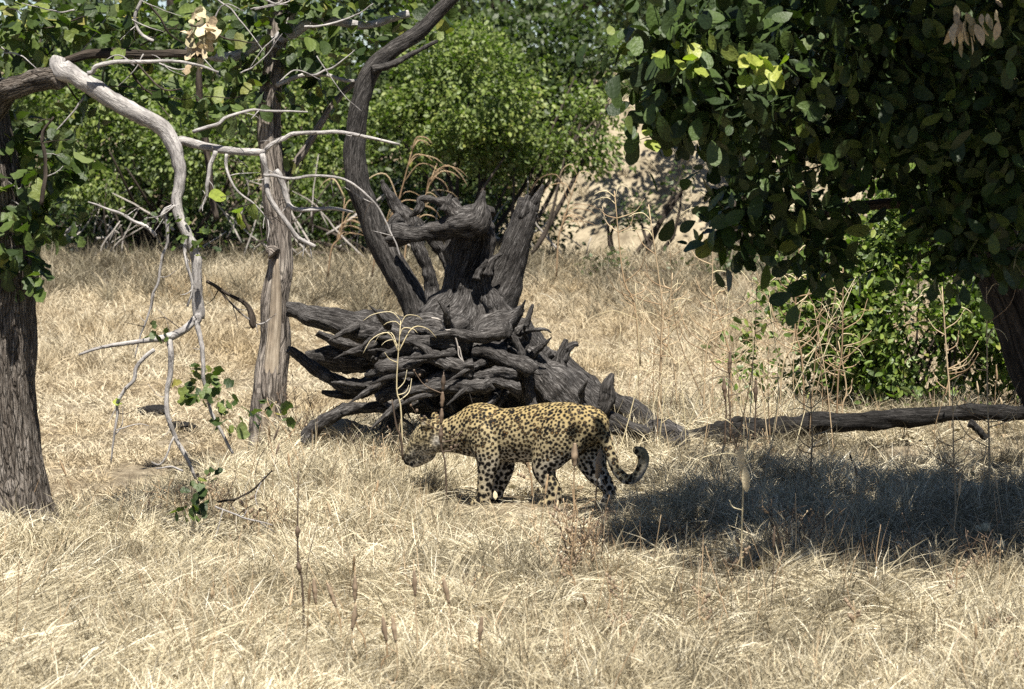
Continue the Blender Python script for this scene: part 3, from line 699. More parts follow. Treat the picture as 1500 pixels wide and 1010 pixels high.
# roots reaching left
wood('root', [(670, 478, 36), (620, 480, 29), (575, 482, 24), (535, 478, 22), (497, 469, 19), (458, 463, 14), (424, 455, 10)], D - .25, seed=20, seg=30, jag=(0, .6), lump=.18)
wood('root', [(600, 500, 14), (560, 488, 12), (530, 490, 9), (500, 482, 8), (470, 478, 5)], D - .3, seed=21)
wood('root', [(640, 520, 34), (580, 516, 27), (530, 510, 20), (495, 502, 12), (463, 489, 6)], D + .35, seed=22, seg=24, flat=(1.4, .8), jag=(0, .6))
wood('root', [(600, 530, 30), (545, 525, 26), (500, 530, 22), (465, 530, 16), (446, 524, 8)], D + .45, seed=23, flat=(1.3, .9))
wood('root', [(600, 560, 22), (540, 562, 16), (505, 566, 13), (478, 551, 12), (448, 530, 10), (421, 512, 7)], D - .05, seed=24, jag=(0, .6))
wood('root', [(620, 548, 18), (575, 555, 15), (530, 572, 12), (498, 578, 8), (471, 574, 3)], D + .1, seed=25)
wood('root', [(640, 590, 16), (585, 598, 10), (545, 598, 9.5), (512, 601, 11), (480, 612, 12), (458, 630, 14), (446, 650, 13)], D - .25, seed=26, rough=.16)
wood('root', [(690, 502, 19), (640, 502, 15), (600, 506, 15), (575, 515, 9), (560, 520, 4)], D - .66, seed=27, rough=.16)
wood('root', [(740, 520, 22), (690, 518, 18), (650, 514, 16), (610, 520, 13), (585, 528, 7)], D - .58, seed=28, rough=.16)
wood('root', [(690, 545, 14), (650, 528, 12), (620, 524, 14), (590, 538, 15), (562, 540, 13), (548, 548, 5), (533, 550, 3)], D - .74, seed=29, rough=.16)
wood('root', [(700, 570, 14), (650, 556, 12), (615, 566, 12), (580, 574, 14), (555, 588, 10)], D - .68, seed=30, rough=.2)
wood('root', [(720, 560, 14), (670, 566, 12), (630, 570, 9), (600, 574, 7), (588, 580, 3)], D - .78, seed=31)
wood('root', [(780, 545, 18), (740, 530, 14), (715, 516, 11), (690, 512, 9)], D - .7, seed=32)
wood('root', [(745, 484, 14), (700, 496, 12), (665, 490, 10), (630, 494, 7)], D - .72, seed=33, rough=.16)
wood('root', [(650, 556, 4), (672, 548, 9), (704, 552, 10), (735, 545, 10), (760, 548, 12)], D - .72, seed=90, rough=.14)
wood('root', [(600, 500, 3), (622, 512, 7), (640, 530, 8), (664, 540, 9), (690, 536, 11)], D - .76, seed=91, rough=.14)
wood('root', [(700, 520, 9), (720, 510, 8), (745, 512, 7), (772, 530, 5)], D - .55, seed=34)
wood('root', [(748, 490, 6), (760, 512, 7), (768, 540, 8), (774, 572, 10), (782, 600, 12)], D - .62, seed=35)
wood('root', [(762, 570, 12), (740, 562, 10), (718, 560, 7), (705, 568, 3)], D - .78, seed=36)
wood('root', [(660, 600, 12), (650, 580, 9), (655, 560, 8), (670, 540, 8)], D - .4, seed=37)
wood('root', [(700, 600, 14), (695, 578, 11), (704, 556, 9), (718, 540, 8)], D - .45, seed=38)
wood('root', [(560, 640, 14), (575, 610, 13), (600, 585, 12), (640, 570, 12)], D + .1, seed=39)
wood('root', [(620, 650, 18), (630, 615, 16), (650, 590, 15), (690, 570, 18)], D + .1, seed=40)
for k, (x0, y0, a_, L, r0) in enumerate(((745, 478, 1.0, 46, 6), (780, 520, .75, 38, 5), (655, 470, 2.0, 34, 5), (560, 470, 2.3, 30, 4), (520, 480, 3.6, 44, 5), (545, 505, 3.5, 60, 5), (560, 560, 3.7, 60, 5), (585, 590, 3.9, 60, 5), (610, 545, 3.4, 70, 6), (640, 575, 3.5, 64, 5), (690, 560, 3.9, 50, 5), (720, 585, 4.2, 44, 5), (850, 585, 1.2, 30, 5), (600, 500, 3.0, 70, 5), (660, 515, 3.3, 70, 5), (705, 535, 3.6, 60, 5))):
    c_, s_n = math.cos(a_), -math.sin(a_)
    wood('root_spike', [(x0 - c_ * 12, y0 - s_n * 12, r0 * 1.5, .1), (x0, y0, r0 * 1.2, -.05), (x0 + c_ * L * .5 + rng.uniform(-4, 4), y0 + s_n * L * .5 + rng.uniform(-4, 4), r0 * .8, -.12), (x0 + c_ * L, y0 + s_n * L, r0 * .15, -.16)], D - (.3 if x0 < 560 or x0 > 730 else .68), seg=9, seed=320 + k, jag=(0, 1.0))
# trunk lying away to the right and the big root in front of it
wood('trunk', [(770, 540, 44), (830, 560, 28), (890, 590, 20), (945, 622, 16), (992, 650, 13)], D + .7, seg=36, rough=.12, seed=41, lump=.1, wander=.1)
wood('root', [(740, 545, 36), (782, 552, 38), (828, 580, 27), (872, 607, 18), (912, 625, 13), (950, 636, 9)], D - .25, seg=34, rough=.17, seed=42, lump=.12, wander=.1)
wood('spur', [(826, 560, 11), (822, 538, 9), (820, 520, 8), (824, 507, 6), (829, 497, 3)], D - .1, seed=43)
wood('spur', [(822, 530, 8), (829, 514, 7), (837, 506, 5), (846, 503, 3)], D - .1, seed=44)
wood('spur', [(878, 600, 10), (886, 582, 11), (891, 564, 10), (898, 547, 3)], D - .3, seed=45, m=M_LEAN, jag=(0, .8))
wood('root', [(930, 640, 22), (960, 632, 24), (980, 645, 26), (988, 672, 22)], D - .1, seed=46, rough=.2)
wood('knob', [(800, 512, 15), (790, 522, 20), (780, 540, 22)], D - .1, seed=47)

for k in range(52):
    x0, y0 = rng.uniform(540, 800), rng.uniform(480, 600); a_ = rng.uniform(0, 6.28); L = rng.uniform(22, 75); r0 = rng.uniform(1.5, 5)
    dx, dy = math.cos(a_) * L * (1.2 if x0 < 680 else .8), math.sin(a_) * L * .6
    wood('rootlet', [(x0, y0, r0 * 1.3, .1), (x0 + dx * .4 + rng.uniform(-6, 6), y0 + dy * .4 + rng.uniform(-8, 8), r0, -.1), (x0 + dx * .8, y0 + dy * .8 + rng.uniform(-6, 6), r0 * .7, -.16), (x0 + dx, y0 + dy, r0 * .25, -.15)], D - .38, seg=8, seed=200 + k, jag=(0, .8))
tw_ = [[(632, 466, 1.2), (644, 470, 1.2), (652, 483, 1.1), (662, 486, 1.1), (671, 505, 1.1), (673, 522, 1.), (683, 538, .9), (684, 562, .8), (692, 590, .5)], [(672, 508, 1.1), (682, 545, 1), (684, 578, .6)]]
for k, q in enumerate(tw_): wood('dry_vine', q, D - .75, m=M_TWIG, seg=6, seed=280 + k, gnarl=0, wander=1.2)
# leaning dark stem behind the stump
lean = thing('dead_stem', [W(612, 600, 28.9)[0], 28.9, 0], 'dark bare trunk leaning up to the left behind the stump', 'dead tree')
wood('trunk', [(640, 640, 22), (622, 500, 21), (606, 440, 20), (580, 396, 19), (553, 345, 18), (534, 300, 17), (522, 255, 17), (520, 205, 15), (528, 150, 14), (543, 105, 13), (575, 74, 12), (612, 48, 11), (645, 15, 10), (680, -20, 9), (720, -60, 8)], 28.9, M_LEAN, lean, seg=22, rough=.08, lump=.06, seed=50, wander=.08, gnarl=.08)
wood('branch', [(545, 102, 6), (575, 95, 5), (600, 80, 4), (640, 60, 2.5)], 28.8, M_LEAN, lean, seg=8, seed=51)

# fallen log on the right
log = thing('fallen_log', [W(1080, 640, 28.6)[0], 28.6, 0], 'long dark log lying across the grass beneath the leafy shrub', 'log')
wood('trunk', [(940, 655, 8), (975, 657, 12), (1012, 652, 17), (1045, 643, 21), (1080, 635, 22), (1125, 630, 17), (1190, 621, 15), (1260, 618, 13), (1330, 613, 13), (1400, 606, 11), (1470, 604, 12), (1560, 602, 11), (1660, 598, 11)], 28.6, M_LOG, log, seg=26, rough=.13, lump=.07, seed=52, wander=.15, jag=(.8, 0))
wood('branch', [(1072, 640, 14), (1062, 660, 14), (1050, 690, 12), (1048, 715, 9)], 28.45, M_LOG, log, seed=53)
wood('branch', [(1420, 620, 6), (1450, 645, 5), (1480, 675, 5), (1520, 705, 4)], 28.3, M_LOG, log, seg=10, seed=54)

# ------------------------------------------------------------------ left tree with the hanging grey limb
DL = 22.9
ltree = thing('tree', [W(15, 800, DL)[0], DL, 0], 'thick rough barked tree at the left with a long grey hanging limb', 'tree')
LIMBS = []
def lw(name, pts, d=DL, m=M_LIMB, root=None, seg=12, rough=.05, lump=.08, seed=0, wander=1.0, res=.025, jag=(0, 0), gnarl=.12):
    P, R = pt(pts, d)
    if root is None and name == 'branch': LIMBS.append((P, R))
    R = R * (.85 if R.max() < .06 else 1); return part(name, tube(P, R, seg, res, rough, lump, 2.2, None, jag, seed, 0.4, wander * (1.3 if R.max() < .03 else .5), None, gnarl), m, root or ltree)
P, R = pt([(8, 850, 122), (8, 818, 100), (8, 785, 83), (4, 735, 70), (0, 660, 61), (-4, 560, 56), (-4, 470, 55), (0, 400, 50), (-10, 300, 46), (-30, 180, 44), (-50, 60, 40), (-60, -60, 34)], DL)
part('trunk', tube(P, R, 96, .02, .07, .05, 7.0, seed=60, wander=.05, gnarl=.035), M_BARK, ltree)
lw('root', [(50, 760, 22, -.12), (85, 795, 18, -.2), (112, 820, 12, -.26), (135, 840, 6, -.3)], m=M_BARK, seg=18, rough=.12, seed=58, gnarl=.15)
lw('limb', [(-40, 190, 26, 0), (-10, 152, 20, -.12), (20, 132, 16, -.3), (55, 120, 15, -.48), (88, 112, 16, -.6)], m=M_BARK, seg=20, rough=.12, seed=61)
lw('limb', [(86, 84, 9), (92, 100, 15), (108, 112, 13), (140, 130, 13), (175, 152, 13), (210, 170, 12.5), (236, 188, 12), (250, 212, 11), (258, 240, 9.5), (262, 270, 8), (260, 292, 8), (262, 312, 8), (275, 340, 8), (287, 368, 8), (291, 400, 7.5), (290, 440, 8), (288, 468, 9)], DL - .5 - .1, seg=20, seed=62, rough=.05, lump=.10)
lw('limb', [(90, 92, 7), (130, 78, 8), (170, 76, 9), (215, 78, 8), (262, 76, 7), (300, 80, 6)], DL - .1, m=M_DARKBARK, seed=63)
lw('branch', [(255, 214, 8), (272, 208, 8), (296, 212, 8), (320, 220, 7), (350, 226, 6.5), (384, 226, 6)], DL - .5 - .05, seed=64, lump=.2)
lw('branch', [(384, 226, 5), (400, 208, 4.2), (425, 197, 3.8), (460, 194, 3.6), (500, 196, 3.2), (545, 204, 2.8), (584, 213, 2)], DL - .5 - .1, seed=65)
lw('branch', [(384, 226, 5), (386, 250, 5), (396, 285, 4.6), (415, 320, 4.2), (438, 345, 4), (462, 361, 3)], DL - .5 - .15, seed=66)
lw('twig', [(452, 352, 1.5), (456, 366, 1.2), (457, 380, .8)], DL - .5 - .15, seed=67, seg=6)
lw('twig', [(446, 350, 1.3), (444, 366, 1), (443, 380, .7)], DL - .5 - .15, seed=68, seg=6)
lw('branch', [(386, 256, 3), (420, 262, 2.6), (455, 259, 2.4), (500, 262, 2.2), (530, 278, 2), (555, 305, 1.8), (575, 345, 1.5), (586, 378, 1)], DL - .5 - .2, seed=69, seg=8)
lw('branch', [(404, 250, 6), (416, 275, 5.5), (430, 303, 4.5), (460, 308, 3.5), (490, 306, 3), (516, 312, 2)], DL - .5 - .1, seed=70, seg=10)
lw('branch', [(283, 194, 3.5), (320, 178, 3), (360, 165, 2.6), (400, 162, 2), (450, 165, 1.4)], DL - .5 - .12, seed=71, seg=8)
lw('branch', [(128, 108, 4), (150, 94, 4), (180, 90, 3.6), (240, 90, 3), (280, 95, 2.5), (320, 105, 2)], DL - .5 - .2, seed=72, seg=8)
lw('branch', [(288, 466, 7), (268, 478, 7), (246, 490, 7.5), (220, 496, 4.5), (180, 502, 4), (145, 510, 3), (114, 520, 2)], DL - .5 - .1, seed=73)
lw('branch', [(248, 490, 5.5), (249, 520, 5), (247, 555, 4.6), (246, 585, 4.2), (254, 625, 4), (266, 660, 3.6), (286, 702, 2.5)], DL - .5 - .12, seed=74)
lw('branch', [(226, 512, 3.5), (205, 535, 3.5), (190, 560, 3.2), (174, 590, 3), (168, 625, 2.2), (163, 678, 1.3)], DL - .5 - .15, seed=75)
lw('branch', [(290, 460, 5), (294, 490, 4.5), (296, 515, 4), (296, 560, 3), (315, 610, 3), (340, 665, 2.4)], DL - .5 - .2, seed=76)
lw('branch', [(240, 312, 4), (244, 345, 3), (240, 375, 2.4), (232, 410, 2.2), (220, 450, 2), (208, 488, 1.5), (198, 525, 1)], DL - .5 - .1, seed=77, seg=8)
lw('branch', [(262, 300, 4), (246, 305, 4), (238, 318, 3)], DL - .5 - .12, seed=78, seg=8)
lw('branch', [(228, 346, 3.5), (205, 328, 3), (180, 314, 2.6), (148, 302, 1.8), (130, 296, 1)], DL - .5 - .12, seed=79, seg=8)
lw('branch', [(316, 222, 4), (308, 245, 4), (306, 270, 3.6), (302, 288, 2.6), (292, 310, 2)], DL - .5 - .12, seed=80, seg=8)
lw('branch', [(332, 226, 3), (335, 255, 2.4), (350, 282, 2), (372, 300, 1.6), (400, 330, 1)], DL - .5 - .12, seed=81, seg=8)
lw('branch', [(275, 345, 3.5), (272, 380, 3), (280, 420, 2.5), (276, 450, 2)], DL - .5 - .2, seed=82, seg=8)
lw('twig', [(255, 640, 2), (235, 680, 1.6), (222, 676, 1.2)], DL - .5 - .12, seed=83, seg=6)
lw('twig', [(268, 690, 2), (252, 684, 1.6), (228, 686, 1.1)], DL - .5 - .12, seed=84, seg=6)
lw('branch', [(302, 412, 3), (330, 430, 2.6), (360, 446, 4), (372, 468, 7), (378, 480, 5)], DL - .4, m=M_DARKBARK, seed=85, seg=8)
lw('branch', [(310, 415, 2), (338, 445, 1.8), (362, 468, 1)], DL - .4, m=M_DARKBARK, seed=86, seg=6)
lw('branch', [(318, 735, 2), (345, 732, 2), (375, 712, 1.8), (398, 690, 1.4)], DL - .5 - .1, m=M_DARKBARK, seed=87, seg=6)
lw('branch', [(315, 742, 1.6), (350, 756, 1.5), (400, 770, 1.1)], DL - .5 - .1, seed=88, seg=6)
lw('branch', [(225, 60, 3), (205, 50, 3), (198, 30, 3), (212, -10, 3)], DL - .1, m=M_LIMB, seed=89, seg=8)
lw('branch', [(60, 300, 4), (70, 250, 3.5), (60, 200, 3), (80, 170, 2)], DL - .5 - .2, m=M_DARKBARK, seed=90, seg=8)

for q, (P, R) in enumerate(LIMBS):
    C = catmull(P, 30)
    for k in range(5):
        i = int(rng.uniform(5, 29)); a = C[i]; L = rng.uniform(.05, .22); v = rng.normal(size=3) * [1, .6, .8]; v[2] -= .25; v /= np.linalg.norm(v)
        e = a + v * L; md_ = (a + e) / 2 + rng.normal(size=3) * L * .12; r0 = rng.uniform(.0022, .0042)
        part('twig', tube([a, md_, e], [r0, r0 * .8, r0 * .4], 5, .03, .1, .1, seed=int(q * 7 + k)), M_LIMB if k % 3 else M_DARKBARK, ltree)
def px_clusters(cl, d, droop, up, rnd, outw=(0, -0.5, 0.2)):
    P = []; O = []; Sz = []
    for x, y, rx, ry, n, sz, dz, sp in cl:
        u = rng.normal(size=(n, 3)); u /= np.linalg.norm(u, axis=1)[:, None]; u *= rng.uniform(.1, 1, n)[:, None] ** (1 / 2)
        c = W(x, y, d + dz); P.append(c + u * np.array([rx, sp * F / d, ry]) / F * d)
        O.append(np.tile(np.array(outw), (n, 1)) + 0.6 * u); Sz.append(sz / F * d * rng.uniform(.6, 1.25, n))
    P = np.concatenate(P); O = np.concatenate(O); Sz = np.concatenate(Sz)
    return P, leaf_frames(len(P), O, up, droop, rnd), Sz, rng.uniform(0, 1, len(P))
CL = [  # px, py, rx, ry, n, leaf px, depth offset, depth spread (m)
    (50, 30, 80, 45, 170, 34, 0.25, .5), (20, 80, 40, 40, 30, 32, 0.05, .3), (170, 15, 70, 30, 90, 34, 0.25, .4), (180, 60, 60, 45, 70, 32, 0.25, .4),
    (60, 60, 30, 40, 24, 34, -0.05, .2), (170, 130, 50, 25, 26, 30, 0.25, .3), (150, 150, 60, 30, 40, 32, 0.3, .3), (260, 160, 60, 30, 40, 30, 0.4, .3), (340, 160, 50, 30, 30, 30, .4, .3), (120, 100, 60, 30, 40, 30, 0.2, .3), (90, 180, 40, 30, 30, 32, 0.1, .3), (240, 130, 40, 30, 24, 30, 0.35, .3), (300, 60, 60, 40, 50, 30, 0.35, .4),
    (260, 20, 70, 25, 60, 32, 0.35, .4), (20, 210, 30, 40, 20, 30, 0, .3), (60, 240, 60, 45, 90, 34, -.1, .4), (40, 310, 50, 50, 110, 34, -.1, .4),
    (25, 380, 40, 55, 70, 34, -.2, .3), (90, 320, 30, 40, 26, 30, -.1, .3), (50, 410, 18, 25, 8, 32, -.3, .1), (100, 250, 40, 25, 30, 30, 0, .3),
    (-60, 250, 60, 140, 150, 34, 0, .6), (270, 330, 40, 40, 50, 12, -0.6, .2), (300, 350, 30, 40, 26, 14, -0.6, .2), (230, 320, 20, 12, 16, 10, -0.6, .1),
    (232, 490, 22, 14, 12, 18, -0.6, .1), (300, 570, 35, 35, 34, 20, -0.65, .2), (340, 600, 45, 26, 30, 24, -0.6, .2), (280, 560, 20, 30, 14, 18, -0.65, .1),
    (295, 735, 26, 22, 22, 22, -0.6, .15), (270, 745, 14, 14, 8, 22, -0.6, .1), (410, 610, 25, 20, 8, 24, -0.6, .1), (310, 700, 14, 12, 8, 14, -0.6, .1)]
CL = [(c[0], c[1], c[2], c[3], max(2, int(c[4] * (.62 if c[1] < 200 else .8))), c[5] * .85, c[6], c[7]) for c in CL]
for k in range(60):
    cx, cy = (rng.uniform(-10, 480), rng.uniform(-20, 150)) if k < 42 else (rng.uniform(0, 50), rng.uniform(200, 380))
    a_ = rng.uniform(-.9, .9) + (math.pi if rng.uniform() < .4 else 0); L = rng.uniform(40, 130) * (1 if k < 42 else .5); r0 = rng.uniform(.9, 2.4); b0 = rng.uniform(-20, 20)
    lw('twig', [(cx, cy, r0), (cx + math.cos(a_) * L * .5 + b0 * .3, cy + math.sin(a_) * L * .5 + b0, r0 * .8), (cx + math.cos(a_) * L, cy + math.sin(a_) * L, r0 * .35)], DL + rng.uniform(-.25, .4), M_LIMB if k % 3 else M_DARKBARK, seg=6, seed=300 + k, gnarl=0, wander=1.6)
P_, M_, S_, T_ = px_clusters(CL, DL, 0.55, 0.5, 0.75)
place_leaves(ltree, TPL_LOBED, M_LEAF_L, P_, M_, S_, T_, 'left', 300)
P_, M_, S_, T_ = px_clusters([(352, 305, 10, 9, 2, 30, -.1, .05), (337, 290, 8, 8, 1, 26, -.1, .05), (350, 316, 6, 6, 2, 24, -.12, .05), (170, 588, 10, 6, 3, 14, -.15, .05)], DL - .5, .3, .2, .3, (0, -1, .1))
place_leaves(ltree, TPL_OVAL, M_LEAF_Y, P_, M_, S_, T_, 'lefty', 40, name='yellow_foliage')
P_, M_, S_, T_ = px_clusters([(292, 40, 20, 42, 34, 20, -.2, .15), (285, 85, 10, 20, 8, 16, -.2, .1)], DL, .9, .2, .6)
place_leaves(ltree, TPL_LOBED, M_DRYLEAF, P_, M_, S_, T_, 'leftdry', 60, name='dry_foliage')

# ------------------------------------------------------------------ bare split trunk standing at the brow
DM = 29.4
mtree = thing('tree', [W(392, 650, DM)[0], DM, gz(*W(392, 650, DM)[:2])], 'slim pale split trunk standing left of the uprooted roots', 'tree')
P, R = pt([(392, 690, 26), (393, 640, 24), (398, 560, 22), (402, 480, 20), (408, 400, 18), (410, 330, 18), (402, 270, 17), (396, 210, 16), (397, 150, 15), (402, 90, 14), (406, 30, 15), (408, -30, 14), (412, -100, 12)], DM)
part('trunk', tube(P, R, 36, .04, .14, .08, 3.5, seed=100, wander=.15), M_PALE, mtree)
P, R = pt([(390, 655, 8), (393, 600, 10), (397, 540, 11), (402, 480, 10), (405, 430, 8), (404, 380, 4)], DM - .11)
part('bare_wood', tube(P, R, 16, .05, .08, .1, 2.5, (0.5, 1), seed=101), M_CORE, mtree)
mw = lambda n, p, d=DM, m=M_PALE, **k: lw(n, p, d, m, mtree, **k)
mw('knot', [(402, 372, 12), (393, 366, 8), (388, 368, 4)], DM - .12, seed=102)
mw('limb', [(408, 60, 11), (430, 45, 10), (455, 34, 9), (490, 32, 8), (540, 38, 7), (600, 20, 6)], DM - .1, M_LIMB, seed=103, seg=16)
mw('limb', [(404, 62, 10), (385, 62, 10), (360, 78, 9.5), (330, 84, 9), (300, 80, 8), (270, 70, 7)], DM - .1, M_LIMB, seed=104, seg=16)
mw('limb', [(418, 45, 8), (430, 20, 7), (445, -10, 6), (460, -40, 5)], DM - .1, M_LIMB, seed=105, seg=12)
mw('branch', [(404, 280, 8), (420, 255, 7), (440, 225, 7), (470, 185, 6), (500, 140, 5.5), (535, 110, 4.5)], DM + .15, M_PALE, seed=106, seg=10)
mw('branch', [(406, 125, 5), (430, 112, 4), (470, 108, 4), (510, 118, 3), (545, 112, 2)], DM - .1, M_LIMB, seed=107, seg=8)
mw('branch', [(290, 80, 5), (292, 130, 6), (300, 180, 7), (306, 250, 6), (318, 320, 5)], DM + 1.2, M_DARKBARK, seed=108, seg=8)
CLM = [(350, 30, 70, 45, 80, 26, 0, .5), (440, 60, 50, 50, 50, 26, 0, .5), (360, 130, 50, 35, 36, 26, 0, .4), (330, 150, 30, 40, 22, 28, 0, .3), (440, 110, 36, 40, 26, 28, .1, .4),
       (520, 70, 60, 40, 36, 24, .2, .5), (560, 30, 70, 30, 44, 24, .2, .5), (620, 40, 50, 25, 20, 22, .2, .4), (450, 10, 70, 20, 60, 26, 0, .5), (470, 150, 40, 30, 16, 24, .2, .3),
       (500, 190, 30, 30, 10, 22, .2, .3), (420, 235, 16, 12, 6, 26, 0, .1), (390, 590, 14, 10, 4, 22, -.5, .1), (350, 90, 30, 25, 20, 26, -.1, .2), (520, -70, 160, 60, 130, 26, 0, .8), (340, -60, 120, 50, 120, 26, 0, .8)]
P_, M_, S_, T_ = px_clusters(CLM, DM, 0.55, 0.6, 0.75)
place_leaves(mtree, TPL_OVAL, M_LEAF_L, P_, M_, S_, T_, 'mid', 300)

# ------------------------------------------------------------------ right tree, dark dense crown
DR = 22.0
rtree = thing('tree', [W(1600, 800, 24.6)[0], 24.6, 0], 'leaning tree with a dense dark leathery crown at the right', 'tree')
P, R = pt([(1620, 770, 64), (1580, 680, 46), (1545, 560, 54), (1504, 460, 50), (1472, 380, 46), (1440, 300, 32), (1410, 200, 28), (1370, 60, 24), (1340, -80, 20)], 24.6)
part('trunk', tube(P, R, 40, .05, .12, .08, 4, seed=110), M_DARKBARK, rtree)
for k, l in enumerate([[(1440, 300, 20), (1380, 240, 16), (1300, 190, 13), (1200, 150, 10), (1100, 120, 7), (1030, 75, 4)], [(1410, 200, 18), (1300, 100, 14), (1180, 40, 11), (1060, -10, 7)],
                       [(1440, 300, 18), (1500, 200, 14), (1600, 120, 10)], [(1440, 320, 14), (1380, 300, 10), (1280, 300, 8), (1180, 320, 5), (1100, 330, 3)], [(1370, 60, 16), (1420, -40, 12), (1500, -120, 9)]]):
    P, R = pt(l, 24.2 - .5 * (k % 3)); part('limb', tube(P, R, 10, .08, .08, .1, seed=111 + k), M_DARKBARK, rtree)
def EP(x, y, rx, ry, n, d, dy): return (W(x, y, d), np.array([rx / F * d, dy, ry / F * d]), n)
ER = [EP(1340, -20, 290, 170, 300, 22.8, 2.0), EP(1435, 150, 215, 150, 260, 22.6, 1.8), EP(1180, 130, 190, 120, 140, 22.4, 1.6), EP(1030, 130, 85, 90, 50, 21.5, .6), EP(1015, 70, 80, 45, 34, 21.3, .5),
      EP(1150, 262, 120, 85, 46, 22.4, .9), EP(1310, 240, 130, 60, 70, 22.4, 1.0), EP(1450, 300, 110, 85, 80, 22.4, 1.0), EP(980, 175, 44, 45, 14, 21.4, .4), EP(1100, 340, 55, 35, 14, 22.2, .4),
      EP(1195, 365, 38, 42, 14, 22.3, .3), EP(1070, 345, 40, 22, 8, 22.0, .25), EP(1420, 375, 60, 45, 20, 22.0, .4), EP(1650, 100, 260, 300, 300, 23, 2.2), EP(1350, -250, 420, 200, 420, 23, 2.6), EP(975, -125, 36, 45, 44, 22.5, .4), EP(1040, -120, 45, 45, 40, 22.2, .4), EP(1000, -190, 45, 40, 40, 22.0, .4), EP(1430, -230, 250, 120, 300, 20.4, 1.3), EP(1180, -225, 130, 50, 60, 19.7, .7), EP(1450, 0, 270, 150, 110, 25.3, 1.1), EP(1250, 60, 120, 90, 36, 25.0, .8), EP(1600, -150, 220, 160, 160, 20.6, 1.3)]  # high and rear clusters are added for their shade on crown, leopard and log
ER = [(c + np.array([0, 0, .07]), r, int(k * 1.12)) for c, r, k in ER]
P_, O_ = shell_clumps(ER, 10, 0.11, -0.22, 41, low=.1)
n = len(P_)
M3 = leaf_frames(n, O_ * .6 + np.array([0, -.2, 0]), 0.35, 0.75, 0.9)
place_leaves(rtree, TPL_OBL, M_LEAF_R, P_, M3, 0.13 * rng.uniform(.45, 1.3, n), np.clip(rng.normal(.5, .22, n), 0, .97), 'right', 300)
P_, M_, S_, T_ = px_clusters([(1115, 95, 26, 28, 9, 30, -1.1, .1), (1135, 100, 12, 10, 4, 34, -1.2, .05), (950, 205, 14, 16, 2, 28, -.9, .1), (1000, 80, 50, 26, 8, 26, -1.1, .1)], DR, .5, .3, .4, (0, -1, .2))
place_leaves(rtree, TPL_OVAL, M_LEAF_Y, P_, M_, S_, T_, 'righty', 40, name='yellow_foliage')
P_, M_, S_, T_ = px_clusters([(1412, 36, 24, 34, 20, 25, -1.9, .12), (1440, 16, 30, 22, 10, 22, -1.9, .12)], DR, 1.6, .2, .3)
place_leaves(rtree, TPL_SLIM, M_DRYLEAF, P_, M_, S_, T_, 'rightdry', 60, name='dry_foliage')

# ------------------------------------------------------------------ leafy shrub on the right
DS = 31.5
shrub = thing('shrub', [W(1320, 590, DS)[0], DS, gz(W(1320, 590, DS)[0], DS)], 'leafy green shrub tangled with dry stalks behind the fallen log', 'shrub')
ES = [EP(1330, 470, 130, 110, 150, DS, .8), EP(1420, 510, 90, 90, 80, DS, .7), EP(1250, 540, 90, 70, 70, DS, .6), EP(1290, 360, 70, 60, 40, DS, .5), EP(1170, 510, 50, 50, 22, DS - .2, .4), EP(1130, 560, 45, 35, 14, DS - .2, .3),
      EP(1490, 470, 70, 130, 60, DS, .6), EP(1310, 330, 60, 50, 50, DS, .4), EP(1280, 300, 70, 50, 50, DS + .2, .4), EP(1235, 440, 80, 80, 60, DS, .5), EP(1165, 470, 45, 50, 22, DS - .1, .4), EP(1130, 530, 60, 55, 22, DS - .1, .4), EP(1200, 400, 40, 50, 18, DS, .3)]
ES = [(c, r, int(k * 1.7)) for c, r, k in ES]
P_, O_ = shell_clumps(ES, 20, 0.115, -0.12, 42, low=.15)
n = len(P_)
place_leaves(shrub, TPL_SLIM, M_LEAF_S, P_, leaf_frames(n, O_ * .8 + np.array([0, -.2, .1]), 0.6, 0.1, 0.7), 0.085 * rng.uniform(.6, 1.3, n), rng.uniform(0, 1, n), 'shrub', 300)
for k in range(14):
    a = np.array(shrub.location) + [rng.uniform(-.6, .6), rng.uniform(-.2, .2), -.05]
    b_ = W(rng.uniform(1160, 1480), rng.uniform(330, 480), DS + rng.uniform(-.4, .4))
    part('stem', tube([a, (a + b_) / 2 + rng.normal(size=3) * .1, b_], [.018, .012, .005], 6, .12, seed=130 + k), M_DARKBARK, shrub)

